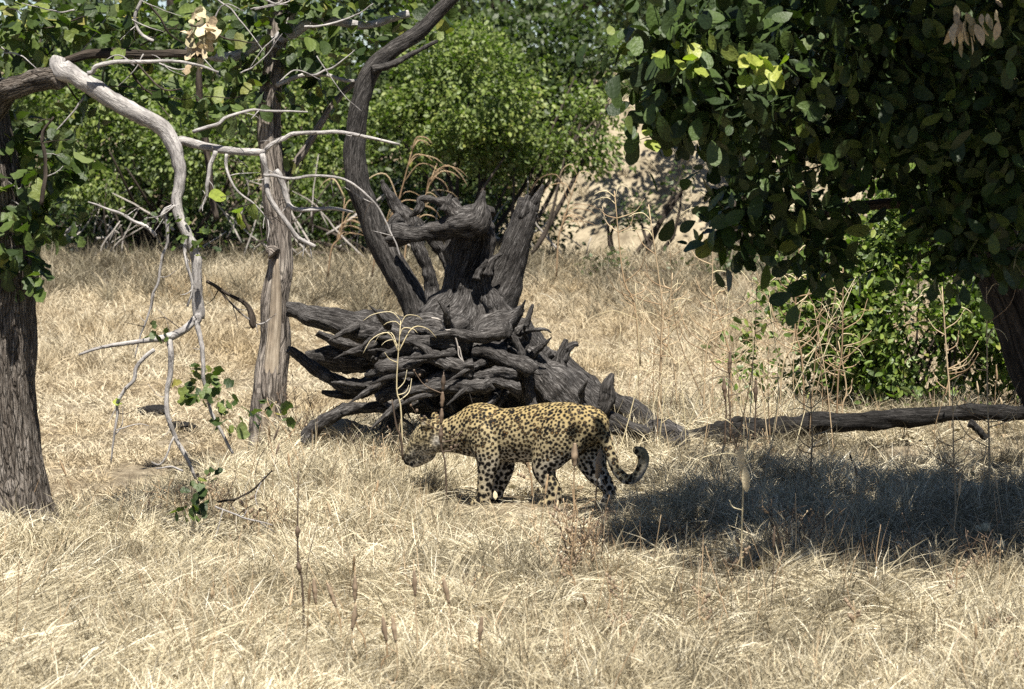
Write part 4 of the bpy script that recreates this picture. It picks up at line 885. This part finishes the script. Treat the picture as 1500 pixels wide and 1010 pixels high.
# ------------------------------------------------------------------ leopard
TH = math.radians(22); LC, LN = math.cos(TH), math.sin(TH)
LY0 = 24.85; LX0 = (845 - 750) / F * LY0
def LP(px, py, t):
    k = (px - 750) / F
    s = (LX0 - t * LN - k * (LY0 - t * LC)) / (k * LN + LC)
    Yd = LY0 + s * LN - t * LC
    return np.array([s, t, HC - (py - YH) / F * Yd])
def body_tube(pts, seg=24, fw=1.0):
    """pts: px, py, t, r_px[, width factor]"""
    P = np.array([LP(q[0], q[1], q[2]) for q in pts]); R = np.array([q[3] / 215.0 for q in pts])
    wf = np.array([q[4] if len(q) > 4 else fw for q in pts])
    n = max(10, len(pts) * 6); C = catmull(P, n); u = np.linspace(0, len(R) - 1, n)
    Rr = catmull(R[:, None], n)[:, 0]; Ww = np.interp(u, np.arange(len(R)), wf)
    T = np.gradient(C, axis=0); T /= np.linalg.norm(T, axis=1)[:, None]
    side = np.tile(np.array([0, 1.0, 0]), (n, 1)); side -= T * (side * T).sum(1)[:, None]; side /= np.linalg.norm(side, axis=1)[:, None]
    up = np.cross(T, side)
    # round end caps
    rows = []; th = np.arange(seg) / seg * 2 * math.pi
    for k in range(-5, n + 5):
        if k < 0: i = 0; a = (k + 5) / 5 * math.pi / 2; off = -math.cos(a); rs = math.sin(a)
        elif k >= n: i = n - 1; a = (k - n + 1) / 5 * math.pi / 2; off = math.sin(a); rs = math.cos(a)
        else: i = k; off = 0; rs = 1
        rs = max(rs, .01)
        rows.append(C[i] + T[i] * off * Rr[i] + side[i] * (np.cos(th) * Rr[i] * rs * Ww[i])[:, None] + up[i] * (np.sin(th) * Rr[i] * rs)[:, None])
    V = np.concatenate(rows); m = n + 10
    i = np.arange(m - 1)[:, None] * seg; j = np.arange(seg)[None]
    q = np.stack([i + j, i + (j + 1) % seg, i + (j + 1) % seg + seg, i + j + seg], -1).reshape(-1, 4)
    cap = [np.arange(seg)[::-1], (m - 1) * seg + np.arange(seg)]
    return V, [q, np.array(cap)], {}
NEAR, FAR_ = 0.095, -0.095
LEO = [
    body_tube([(866, 624, 0, 27, .95), (842, 627, 0, 37, .85), (805, 631, 0, 41, .78), (765, 637, 0, 41, .78), (732, 637, 0, 39, .76), (704, 632, 0, 42.5, .68), (682, 635, 0, 34.5, .7), (660, 638, 0, 26, .8), (640, 641, 0, 23, .9), (628, 646, 0, 21, 1)]),
    # shoulder blades and forelegs
    body_tube([(708, 616, .06, 20, .6), (706, 632, .085, 26, .6), (712, 655, .1, 24, .65), (715, 674, .1, 18.5, .8), (713, 695, .095, 14, .9), (710, 714, .095, 11.5, 1), (709, 728, .095, 11, 1), (706, 735, .095, 11.5, 1.1), (698, 738, .095, 9.5, 1.2)]),
    body_tube([(712, 618, -.055, 18, .6), (716, 638, -.085, 24, .6), (730, 660, -.095, 20, .7), (740, 680, -.1, 15, .85), (736, 700, -.1, 12, 1), (729, 717, -.1, 10.5, 1), (726, 726, -.1, 10.5, 1.1), (716, 730, -.1, 9.5, 1.2)]),
    # hind legs
    body_tube([(840, 622, .07, 31, .6), (822, 640, .09, 36, .6), (806, 664, .1, 28, .65), (797, 686, .1, 19, .8), (802, 702, .1, 14, .9), (811, 716, .1, 11, 1), (813, 726, .1, 10.5, 1), (808, 737, .1, 11, 1.1), (797, 741, .1, 9.5, 1.2)]),
    body_tube([(858, 626, -.06, 28, .65), (862, 648, -.085, 31, .65), (866, 672, -.09, 25, .7), (874, 692, -.1, 18, .8), (885, 706, -.1, 13, .9), (893, 718, -.1, 11, 1), (893, 728, -.1, 10.5, 1), (888, 740, -.1, 11, 1.1), (878, 744, -.1, 9.5, 1.2)]),
    # tail
    body_tube([(862, 606, 0, 13), (876, 622, .01, 10.5), (887, 645, .02, 9), (896, 670, .03, 8), (904, 690, .03, 7.6), (917, 702, .03, 7.6), (930, 700, .03, 7.6), (939, 688, .03, 7.8), (943, 674, .03, 8.3), (940, 664, .03, 8.5), (933, 660, .03, 6.5)]),
    # head: skull, brow, muzzle, lower jaw, cheeks
    body_tube([(646, 634, 0, 20, 1), (630, 638, 0, 23, 1.0), (617, 648, 0, 19, 1.0), (608, 660, 0, 14.5, 1.05), (602, 669, 0, 12, 1.05), (599, 674, 0, 8.5, 1.1)]),
    body_tube([(626, 664, 0, 13, 1), (614, 674, 0, 9.5, 1), (606, 679, 0, 7, 1)]),
    body_tube([(632, 652, .05, 13, .8), (622, 658, .04, 11, .8)]),
    body_tube([(632, 652, -.05, 13, .8), (622, 658, -.04, 11, .8)]),
    # ears
    body_tube([(632, 636, .065, 9, .5), (626, 625, .09, 11, .45), (622, 618, .097, 8.5, .35)]),
    body_tube([(640, 624, -.065, 8, .55), (638, 614, -.085, 9, .5), (637, 610, -.09, 7, .4)]),
]
def build_leopard():
    base = (LX0, LY0, 0.0)
    root = thing('leopard', base, 'spotted leopard walking left with lowered head and raised tail tip', 'leopard')
    root.rotation_euler = (0, 0, math.pi - TH)     # local +x is forward, +y is its left
    V, Fc, _ = join(LEO)
    me = mesh_np('body_raw', V, Fc)
    o = bpy.data.objects.new('body_raw', me); COL.objects.link(o)
    md = o.modifiers.new('r', 'REMESH'); md.mode = 'VOXEL'; md.voxel_size = 0.0062
    sm = o.modifiers.new('s', 'SMOOTH'); sm.factor = 0.5; sm.iterations = 9
    dg = bpy.context.evaluated_depsgraph_get()
    me2 = bpy.data.meshes.new_from_object(o.evaluated_get(dg)); bpy.data.objects.remove(o); bpy.data.meshes.remove(me)
    n = len(me2.vertices); P = np.empty(n * 3, np.float32); me2.vertices.foreach_get('co', P); P = P.reshape(-1, 3).astype(float)
    Nn = np.empty(n * 3, np.float32); me2.vertex_normals.foreach_get('vector', Nn); Nn = Nn.reshape(-1, 3)
    # muscle and coat relief
    # zones from the body frame
    s, t, z = P[:, 0], P[:, 1], P[:, 2]
    hd = LP(622, 652, 0); head = np.clip(1.6 - np.linalg.norm(P - hd, axis=1) / 0.115, 0, 1)
    tail_s = LP(880, 640, 0)[0]; tail = ((s < LP(884, 640, 0)[0]) & (z > 0.12) & (np.abs(t) < 0.1) & (z < .5)).astype(float)
    leg = np.clip((0.33 - z) / 0.1, 0, 1) * (1 - head) * (1 - tail)
    belly = np.clip((0.40 - z) / 0.10, 0, 1) * np.clip(-Nn[:, 2] * 1.6 + .15, 0, 1)
    inner = np.clip(np.where(t > 0, -Nn[:, 1], Nn[:, 1]) * 1.4, 0, 1) * np.clip((0.38 - z) / .08, 0, 1)
    white = np.clip(belly + inner * .8, 0, 1)
    throat = head * np.clip(-Nn[:, 2] * 1.6 - .35, 0, 1); white = np.maximum(white, throat)
    cheek = np.clip(1.3 - np.linalg.norm(P - LP(641, 647, .09), axis=1) / .05, 0, 1); white = np.maximum(white, cheek * .9)
    # spots
    kd = kdtree.KDTree(n)
    for i in range(n): kd.insert(P[i], i)
    kd.balance()
    sp = 0.0228 + 0.009 * leg - 0.009 * head + 0.006 * tail
    sp = sp + 0.006 * np.clip((z - .42) / .2, 0, 1) * (1 - head) * 0 
    taken = np.zeros(n, bool); order = rng.permutation(n); cs = []; cr = []
    for i in order:
        if taken[i]: continue
        cs.append(i); cr.append(sp[i] * rng.uniform(.78, 1.2))
        for _, j, _d in kd.find_range(P[i], sp[i]): taken[j] = True
    ks = kdtree.KDTree(len(cs))
    for a, i in enumerate(cs): ks.insert(P[i], a)
    ks.balance()
    wob = fbm(P * 42, 3, 2) * .38; spot = np.zeros(n); ros = np.zeros(n)
    ang_n = vnoise(P * 90, 77)
    for i in range(n):
        _, a, dd = ks.find(P[i])
        q = dd / (0.535 * cr[a]) + wob[i]
        spot[i] = min(1, max(0, (1.0 - q) / .28 + .5))
        if cr[a] > 0.0215 and (a % 3) and leg[i] < .3 and head[i] < .2: ros[i] = min(1, max(0, (.42 - q) / .25)) * (.5 if a % 2 else .9)
    # tail rings, back of ear, mouth line
    ear = np.clip(1.5 - np.linalg.norm(P - LP(625, 625, .095), axis=1) / .03, 0, 1)
    earr = np.clip(1.4 - np.linalg.norm(P - LP(622, 620, .095), axis=1) / .02, 0, 1)
    nose = np.clip(1.5 - np.linalg.norm(P - LP(598, 670, 0), axis=1) / .022, 0, 1)
    mouth = np.clip(1 - np.abs((P - LP(608, 672, 0)) @ np.array([.45, 0, .9])) / .008, 0, 1) * np.clip(1.5 - np.linalg.norm(P - LP(606, 674, 0), axis=1) / .05, 0, 1)
    tipw = tail * np.clip((s - LP(925, 690, .03)[0]) * -30, 0, 1) * np.clip(Nn[:, 0] * -1.0 + .2, 0, 1)
    spot = np.clip(np.maximum(spot * (1 - .75 * earr) * (1 - .5 * throat) * (1 - .15 * head) * (1 - .5 * cheek) * (1 - .8 * tipw), np.maximum(nose, np.maximum(mouth, ear * .75 * (1 - earr)))), 0, 1)
    for nm, a in (('spot', spot), ('rosette', ros), ('white', white), ('ear', earr), ('back', np.clip((z - .45) / .16, 0, 1))):
        at = me2.attributes.new(nm, 'FLOAT', 'POINT'); at.data.foreach_set('value', a.astype(np.float32))
    me2.polygons.foreach_set('use_smooth', np.ones(len(me2.polygons), bool))
    m, nn, b = mat('leopard_coat')
    A = lambda k: nd(nn, 'ShaderNodeAttribute', attribute_name=k).outputs['Fac']
    tc = nd(nn, 'ShaderNodeTexCoord'); mp = nd(nn, 'ShaderNodeMapping'); mp.inputs['Scale'].default_value = (60, 160, 160); nn.links.new(tc.outputs['Object'], mp.inputs[0])
    fz = nd(nn, 'ShaderNodeTexNoise', i_Scale=1.0, i_Detail=4.0); nn.links.new(mp.outputs[0], fz.inputs['Vector'])
    c = mixc(nn, A('back'), (0.285, 0.235, 0.14), (0.27, 0.205, 0.095))
    c = mixc(nn, A('white'), c, (0.42, 0.395, 0.35))
    c = mixc(nn, .5, c, ramp(nn, [(.3, (.7, .68, .64)), (.7, (1.25, 1.25, 1.25))], fz.outputs[0]).outputs[0], 'MULTIPLY')
    c = mixc(nn, A('ear'), c, (0.5, 0.46, 0.38))
    dk = mixc(nn, A('rosette'), (0.007, 0.006, 0.0055), (0.15, 0.09, 0.035))
    c = mixc(nn, A('spot'), c, dk)
    nn.links.new(c, b.inputs['Base Color']); b.inputs['Roughness'].default_value = .6; b.inputs['Specular IOR Level'].default_value = .08
    bp = nd(nn, 'ShaderNodeBump', i_Strength=.5, i_Distance=.006); nn.links.new(fz.outputs[0], bp.inputs['Height']); nn.links.new(bp.outputs[0], b.inputs['Normal'])
    body = link('body', me2, None, root); me2.materials.clear(); me2.materials.append(m)
    me_, ne, be = mat('leopard_eye'); be.inputs['Base Color'].default_value = (.10, .085, .03, 1); be.inputs['Roughness'].default_value = .1
    import bmesh
    bm = bmesh.new(); bmesh.ops.create_uvsphere(bm, u_segments=12, v_segments=8, radius=.011); em = bpy.data.meshes.new('eye'); bm.to_mesh(em); bm.free(); em.materials.append(me_)
    for sg in (1, -1):
        e = link('eye', em, None, root); e.location = tuple(LP(612, 650, .062 * sg))
    return root
build_leopard()

# ------------------------------------------------------------------ dry weeds, each a thing of its own
def ribbon(P, wd, tint=.5, seg=4):
    V, q, A = tube(P, wd, seg, .03, n=max(4, len(P) * 3)); return V, q, {'tint': ('FLOAT', np.full(len(V), tint)), 'gco': A['gco']}
def ground_at(px, py):
    d = F * HC / (py - YH)
    for _ in range(6):
        x = (px - 750) / F * d; d = F * (HC - float(gz(x, d))) / (py - YH)
    return d
def stalk(px0, py0, px1, py1, label, r=1.3, heads=(), arcs=0, arc_len=60, branches=0, m=M_STEM, hm=M_HEAD, seeds=0, d=None, group='dry stalks standing in the grass', head_len=34, head_r=4.0, bend=10, name='dry_stalk', arc_m=None):
    d = d or ground_at(px0, py0)
    base = W(px0, py0, d); root = thing(name, base, label, 'weed', group)
    mx = (px0 + px1) / 2 + rng.uniform(-bend, bend)
    pts = [(px0, py0 + 6, r), ((px0 * 2 + mx) / 3, (py0 * 2 + py1) / 3, r), (mx, (py0 + py1) / 2, r * .9), (px1, py1, r * .5)]
    P, R = pt(pts, d); part('stem', ribbon(P, R, rng.uniform(0, 1)), m, root)
    C = catmull(P, 41)
    for h in heads:                      # seed spikes on the stem at fraction h
        i = int(h * 40); t = C[min(i + 1, 40)] - C[max(i - 1, 0)]; t /= np.linalg.norm(t)
        L = head_len / F * d; rr = head_r / F * d
        V, q, A = tube([C[i] - t * L / 2, C[i], C[i] + t * L / 2], [rr * .5, rr, rr * .45], 9, .008, .35, .2, 3, seed=int(px0 + i))
        part('seed_head', (V, q, {'tint': ('FLOAT', rng.uniform(0, 1, len(V)))}), hm, root)
    for k in range(arcs):
        a = C[40 - int(rng.uniform(0, 22 if name == 'reed' else 9))]; sgn = (1 if rng.uniform() < .85 else -1) if name == 'reed' else rng.choice([-1, 1]); L = arc_len / F * d * rng.uniform(.45, 1.2); dy = rng.uniform(-.7, .7) * L; up = rng.uniform(.15, .75) * L
        bw = rng.uniform(.5, .85) / F * d; fall = rng.uniform(.0, .5)
        Pq = [a, a + [sgn * L * rng.uniform(.2, .4), dy * .3, up], a + [sgn * L * .75, dy * .7, up * (1 - fall * .6)], a + [sgn * L * 1.02, dy, up * (.6 - fall * 1.4)]]
        part('blade', ribbon(np.array(Pq), [bw, bw, bw * .8, bw * .4]), arc_m or M_ARC, root)
    for k in range(branches):
        i = int(rng.uniform(12, 38)); a = C[i]; sgn = rng.choice([-1, 1]); L = rng.uniform(.12, .3) * np.linalg.norm(C[40] - C[0])
        e = a + np.array([sgn * L * rng.uniform(.3, .9), rng.uniform(-.4, .4) * L, L * rng.uniform(.3, .9)])
        md_ = (a + e) / 2 + np.array([sgn * L * .1, 0, -L * .08])
        g = [ribbon(np.array([a, md_, e]), [r * .6 / F * d, r * .5 / F * d, r * .25 / F * d], rng.uniform(0, 1))]
        part('side_stem', g[0], m, root)
        if seeds:
            for f in (0.55, 0.8, 1.0):
                p = a + (e - a) * f; rs = seeds / F * d * rng.uniform(.6, 1.1)
                V, q, A = tube([p - [0, 0, rs], p, p + [0, 0, rs]], [rs * .7, rs, rs * .7], 6, .02, .2, 0, 2, seed=k)
                part('seed_head', (V, q, {'tint': ('FLOAT', rng.uniform(0, 1, len(V)))}), hm, root)
    return root
G1 = 'dry stalks standing in the grass'
stalk(446, 936, 437, 690, 'tall dark thin stalk in the foreground left of the leopard', 1.6, (.55, .78), m=M_STEMDARK, hm=M_STEMDARK, head_len=16)
stalk(590, 660, 587, 470, 'pale stalk with arching dry blades in front of the roots', 1.2, arcs=8, arc_len=48, branches=4, m=M_ARC, d=26.4)
stalk(590, 668, 574, 585, 'bent dark brown stem right before the leopard nose', 1.8, (), d=25.0, m=M_STEMDARK, bend=3)
stalk(655, 745, 650, 545, 'brown weed with clustered pods over the leopard neck', 1.3, (.70, .80, .88, .95), m=M_STEMDARK, hm=M_STEMDARK, d=24.3, head_len=22, head_r=3.2, branches=4, seeds=2.2)
stalk(848, 800, 842, 655, 'stalk with soft brown spikes crossing the leopard hind leg', 1.4, (.97,), d=23.7, head_len=34, head_r=5)
stalk(880, 812, 880, 655, 'stalk with one long tan spike just before the base of the leopard tail', 1.4, (.9,), d=23.8, head_len=42, head_r=5)
stalk(893, 800, 893, 745, 'short stalk with fat spike below the leopard hind foot', 1.4, (.85,), d=23.6, head_len=30, head_r=5)
stalk(1086, 852, 1090, 612, 'pale stalk with long arching blades beside the fallen log butt', 1.3, arcs=7, arc_len=85, branches=2, m=M_ARC, d=20.9)
stalk(1440, 800, 1428, 752, 'stem with two round tan seed balls at the shade edge', 1.5, (), branches=3, seeds=6.5, hm=M_ARC)
stalk(1460, 830, 1449, 775, 'short stem with a single round seed ball near the right edge', 1.5, (), branches=1, seeds=7, hm=M_ARC)
for px0, py0, px1, py1, lb in ((1070, 640, 1070, 510, 'dark spiked weed standing before the log end'), (1062, 650, 1060, 555, 'shorter dark spiked weed before the log end'), (1106, 640, 1107, 560, 'dark spiked weed right of the log end')):
    stalk(px0, py0, px1, py1, lb, 1.3, (.9,), m=M_STEMDARK, hm=M_STEMDARK, d=28.0, head_len=32, head_r=3.2, branches=2)
names = [('tall forked dry weed right of the stump', 968, 600, 950, 300), ('second forked weed standing over the stump trunk', 992, 600, 985, 400), ('slender weed beside the pale field left of the shrub', 1030, 620, 1045, 330),
         ('thin bowed weed before the earth bank', 938, 530, 900, 280), ('straggly weed left of the leafy shrub', 1072, 600, 1040, 420), ('bare twiggy weed in front of the shrub leaves', 1180, 640, 1175, 300),
         ('pale twiggy weed among the shrub leaves', 1225, 640, 1235, 380), ('upright weed before the middle of the shrub', 1392, 640, 1380, 420), ('leaning pale weed at the shrub left edge', 1140, 610, 1165, 380),
         ('reddish weed before the shrub and log', 1232, 640, 1228, 500), ('tall weed crossing the log at the right', 1450, 760, 1445, 420), ('long weed rising past the log in the shade', 1400, 780, 1395, 560), ('slim weed standing in the dark shade before the log', 1188, 720, 1186, 560)]
for lb, a, b2, c_, d_ in names:
    stalk(a, b2, c_, d_, lb, 1.4, (), branches=9, arcs=3, arc_len=40, d=float(np.clip(ground_at(a, b2), 22, 30.5)), arc_m=M_ARC, m=M_STEM, bend=16)
wl = [(540, 990, 520, 830), (470, 930, 460, 850), (500, 960, 478, 850), (527, 1000, 522, 880), (612, 990, 606, 820), (655, 930, 650, 850), (705, 985, 706, 905), (845, 900, 846, 760), (832, 830, 825, 730), (908, 960, 912, 850), (1060, 860, 1088, 790),
      (1035, 930, 1032, 870), (780, 730, 775, 640), (1245, 940, 1250, 880), (1395, 900, 1402, 820), (1460, 960, 1455, 880), (1492, 1000, 1490, 950), (365, 800, 360, 720), (300, 760, 300, 690), (120, 800, 130, 740), (555, 1010, 560, 900), (582, 1008, 574, 900)]
adj = ['foxtail stalk in the bottom middle grass', 'foxtail left of the dark thin stalk', 'paired foxtail by the dark thin stalk', 'low foxtail at the bottom edge', 'pale foxtail below the leopard head', 'small foxtail below the leopard foreleg', 'short foxtail in the open straw', 'upright brown weed under the leopard hind foot',
       'bushy brown weed under the leopard belly', 'thin curved weed below the shade edge', 'rusty weed at the front edge of the shade', 'little brown weed in the right foreground', 'weed between the leopard legs', 'little weed in the right pale straw', 'brown weed below the seed balls', 'grey weed in the bottom right grass', 'dark weed at the bottom right corner',
       'weed beneath the hanging limb', 'weed under the low leafy sprig', 'weed right of the thick left trunk', 'bent foxtail at the bottom middle edge', 'straight foxtail just right of the bent one at the bottom edge']
for (a, b2, c_, d_), lb in zip(wl, adj):
    fox = 'foxtail' in lb
    stalk(a, b2, c_, d_, lb, 1.3, (.88,) if fox else (), branches=1 if fox else 7, seeds=0 if fox else 2.6, head_len=36, head_r=3.6, d=ground_at(a, b2), m=M_STEM)
xs_, ys_ = field_points(260, 17.2, 30.5, margin=-.1); kk_ = (ys_ < brow(xs_)) & (near_leopard(xs_, ys_) < .2); xs_, ys_ = xs_[kk_], ys_[kk_]
for X_, Y_ in zip(xs_[:80], ys_[:80]):
    b_ = np.array([X_, Y_, float(gz(X_, Y_)) - .02]); h_ = rng.uniform(.18, .5); t_ = b_ + [rng.normal(0, .12) * h_ * 2, rng.normal(0, .1), h_]
    g = [ribbon(np.array([b_, (b_ + t_) / 2 + rng.normal(size=3) * .02, t_]), [.0032, .0028, .0016], rng.uniform(0, 1))]
    if rng.uniform() < .5:
        ax_ = t_ - b_; V, q, A = tube([t_ - ax_ * .12, t_, t_ + ax_ * .12], [.005, .008, .003], 7, .01, .3, .2, 2, seed=3); g.append((V, q, {'tint': ('FLOAT', rng.uniform(0, 1, len(V))), 'gco': A['gco']}))
    V, q, A = join(g); o = link('dry_weed', mesh_np('dry_weed', V - b_, q, A), M_STEM if rng.uniform() < .7 else M_STEMDARK, None, tuple(b_))
    tag(o, 'thin dry stem standing singly in the open straw', 'weed', 'thin stems scattered through the straw')
for k in range(34):
    X_, Y_ = rng.uniform(.75, 2.5), rng.uniform(26.5, 31.0)
    b_ = np.array([X_, Y_, float(gz(X_, Y_)) - .02]); h_ = rng.uniform(.6, 1.5); le = rng.normal(0, .18, 2) * h_
    t_ = b_ + [le[0], le[1], h_]; md_ = (b_ + t_) / 2 + rng.normal(size=3) * [.06, .04, 0]
    root = thing('dry_weed', b_, 'tall thin dry grass stem standing between stump and shrub', 'weed', 'tall thin stems between stump and shrub')
    m_ = M_STEM if rng.uniform() < .65 else M_ARC
    part('stem', ribbon(np.array([b_, md_, t_]), [.0042, .0036, .0018], rng.uniform(0, 1)), m_, root); C = catmull(np.array([b_, md_, t_]), 31)
    for j in range(rng.integers(2, 6)):
        a = C[int(rng.uniform(12, 30))]; L = rng.uniform(.12, .38); sg = rng.choice([-1, 1]); v = np.array([sg * L * rng.uniform(.4, 1), rng.uniform(-.5, .5) * L, L * rng.uniform(.0, .8)])
        part('side_stem', ribbon(np.array([a, a + v * .55 + [0, 0, L * .15], a + v]), [.0026, .0022, .001], rng.uniform(0, 1)), m_, root)
def weed_clump(px, py, w_, h_, n, label, m1=M_STEM, m2=M_STEMDARK):
    d = ground_at(px, py); b = W(px, py, d); b[2] = float(gz(b[0], d)); root = thing('weed_clump', b, label, 'weed', 'bushy weed clumps'); sc = d / F
    for k in range(n):
        p0 = b + [rng.normal(0, .25) * w_ * sc, rng.normal(0, .25) * w_ * sc, -.02]; hh = h_ * sc * rng.uniform(.45, 1.05)
        p1 = p0 + [rng.normal(0, .3) * hh, rng.normal(0, .2) * hh, hh]; mid = (p0 + p1) / 2 + rng.normal(size=3) * hh * .06
        g = [ribbon(np.array([p0, mid, p1]), [.0034, .003, .0015], rng.uniform(0, 1))]; C = catmull(np.array([p0, mid, p1]), 21)
        for j in range(7):
            a = C[int(rng.uniform(6, 21)) - 1]; v = rng.normal(size=3) * hh * .13; v[2] = abs(v[2]) + .01
            g.append(ribbon(np.array([a, a + v * .6, a + v]), [.002, .0018, .001], rng.uniform(0, 1)))
            if j % 2: q = a + v; V, qd, A = tube([q - [0, 0, .006], q, q + [0, 0, .008]], [.003, .0065, .002], 6, .01, .3, .2, 2, seed=k); g.append((V, qd, {'tint': ('FLOAT', rng.uniform(0, 1, len(V))), 'gco': A['gco']}))
        part('stem', join(g), m1 if rng.uniform() < .55 else m2, root)
for px, py, w_, h_, n, lb in ((845, 845, 75, 120, 26, 'bushy brown weed clump in front of the leopard hind legs'), (300, 765, 95, 75, 22, 'dark twiggy weed clump beside the low leafy sprig'), (215, 770, 60, 60, 12, 'small weed clump on the brow right of the thick trunk'), (460, 665, 70, 90, 18, 'greyish weed clump between the split trunk and the roots'),
                              (555, 700, 60, 70, 12, 'low weed clump just before the leopard muzzle'), (1010, 815, 70, 60, 14, 'weed clump at the left end of the shade edge'), (1170, 815, 90, 85, 22, 'widest pale headed weed clump along the shade edge'), (1330, 830, 80, 70, 16, 'weed clump at the shade edge below the bare log twig'),
                              (1450, 845, 70, 70, 14, 'weed clump at the shade edge by the right border'), (690, 880, 60, 50, 10, 'small weed clump alone in the middle foreground'), (1100, 690, 80, 70, 14, 'shaded weed clump before the left end of the log'), (400, 790, 60, 60, 10, 'weed clump left of the tall dark stalk top')):
    weed_clump(px, py, w_, h_, n, lb)
# arching reed heads by the far bushes
for px0, py0, px1, py1, lb in ((545, 400, 605, 215, 'arching reed head drooping before the largest bush'), (590, 400, 640, 240, 'arching reed head right of the leaning trunk top'), (815, 400, 846, 258, 'arching reed head beside the earth bank'), (480, 400, 505, 290, 'arching reed head left of the leaning trunk')):
    stalk(px0, py0, px1, py1, lb, 1.3, arcs=12, arc_len=48, d=47.0, arc_m=M_STEM, group='reed heads before the bushes', name='reed')

# the pale dry leaf hanging on the arching stalk, fallen leaves, clods
def loose_leaf(px, py, size_px, d, label, M3=None, tpl=TPL_OVAL, k=0, name='dry_leaf', slim=1.0):
    V, Fc = tpl[k % len(tpl)]; V = V * np.array([1, slim, 1]); me = mesh_np(name, V, Fc, {'tint': ('FLOAT', np.full(len(V), rng.uniform(.4, 1)))})
    o = link(name, me, M_DRYLEAF); A = np.eye(4); A[:3, :3] = M3 * (size_px / F * d); A[:3, 3] = W(px, py, d); o.matrix_world = Matrix(A.tolist())
    return tag(o, label, 'leaf', 'loose dry leaves')
down = np.array([[.12, .95, -.1], [0, .1, -1.0], [-1, .12, -.1]], float); down /= np.linalg.norm(down, axis=0)
loose_leaf(1084, 652, 42, 20.86, 'slender pale leaf hanging upper on the stalk with arching blades', down, TPL_SLIM, 0, slim=.6)
loose_leaf(1091, 682, 40, 20.84, 'broader pale leaf dangling lower on the stalk with arching blades', down, TPL_OVAL, 1, slim=.42)
for k, (px, py, sz, lb) in enumerate(((130, 860, 18, 'pale leaf lying upright in the left foreground grass'), (395, 892, 16, 'round pale leaf on the straw right of the dark stalk foot'), (90, 803, 18, 'whitish leaf at the foot of the thick trunk'), (448, 735, 14, 'pale leaf beneath the hanging sprig'),
                                       (786, 1003, 26, 'large pale leaf at the bottom edge'), (1110, 838, 26, 'yellow leaf at the front edge of the shade'), (690, 620, 10, 'scrap of yellow leaf caught on the roots'), (255, 785, 16, 'pale scrap below the leafy sprig'))):
    R3 = leaf_frames(1, np.array([[0.3, -.8, .4]]), .9, .0, .4)[0]
    loose_leaf(px, py, sz, ground_at(px, py + 6) - .12 if k != 6 else 27.3, lb, R3, TPL_OVAL, k)
def clod(px, py, rpx, label, m, sq=.5):
    d = ground_at(px, py + rpx * .4); c = W(px, py, d); r = rpx / F * d
    import bmesh
    bm = bmesh.new(); bmesh.ops.create_icosphere(bm, subdivisions=4, radius=1); V = np.array([v.co for v in bm.verts]); Fc = np.array([[v.index for v in f.verts] for f in bm.faces]); bm.free()
    V = V * (1 + .28 * fbm(V * 1.7, int(px), 3))[:, None] * np.array([r * 1.2, r, r * sq])
    o = link('earth_clod', mesh_np('earth_clod', V, [Fc], {'gco': ('FLOAT_VECTOR', V)}), m, None, tuple(c)); return tag(o, label, 'clod', 'lumps of earth')
clod(225, 604, 20, 'dark lump of earth in the pale field, the larger one', M_LOG)
clod(266, 626, 17, 'dark lump of earth in the pale field, right of the larger', M_LOG)
clod(500, 640, 42, 'pale lump of clay under the arching lower root', M_EARTH, .6)
clod(575, 600, 34, 'pale lump of clay behind the leopard nose', M_EARTH, .7)
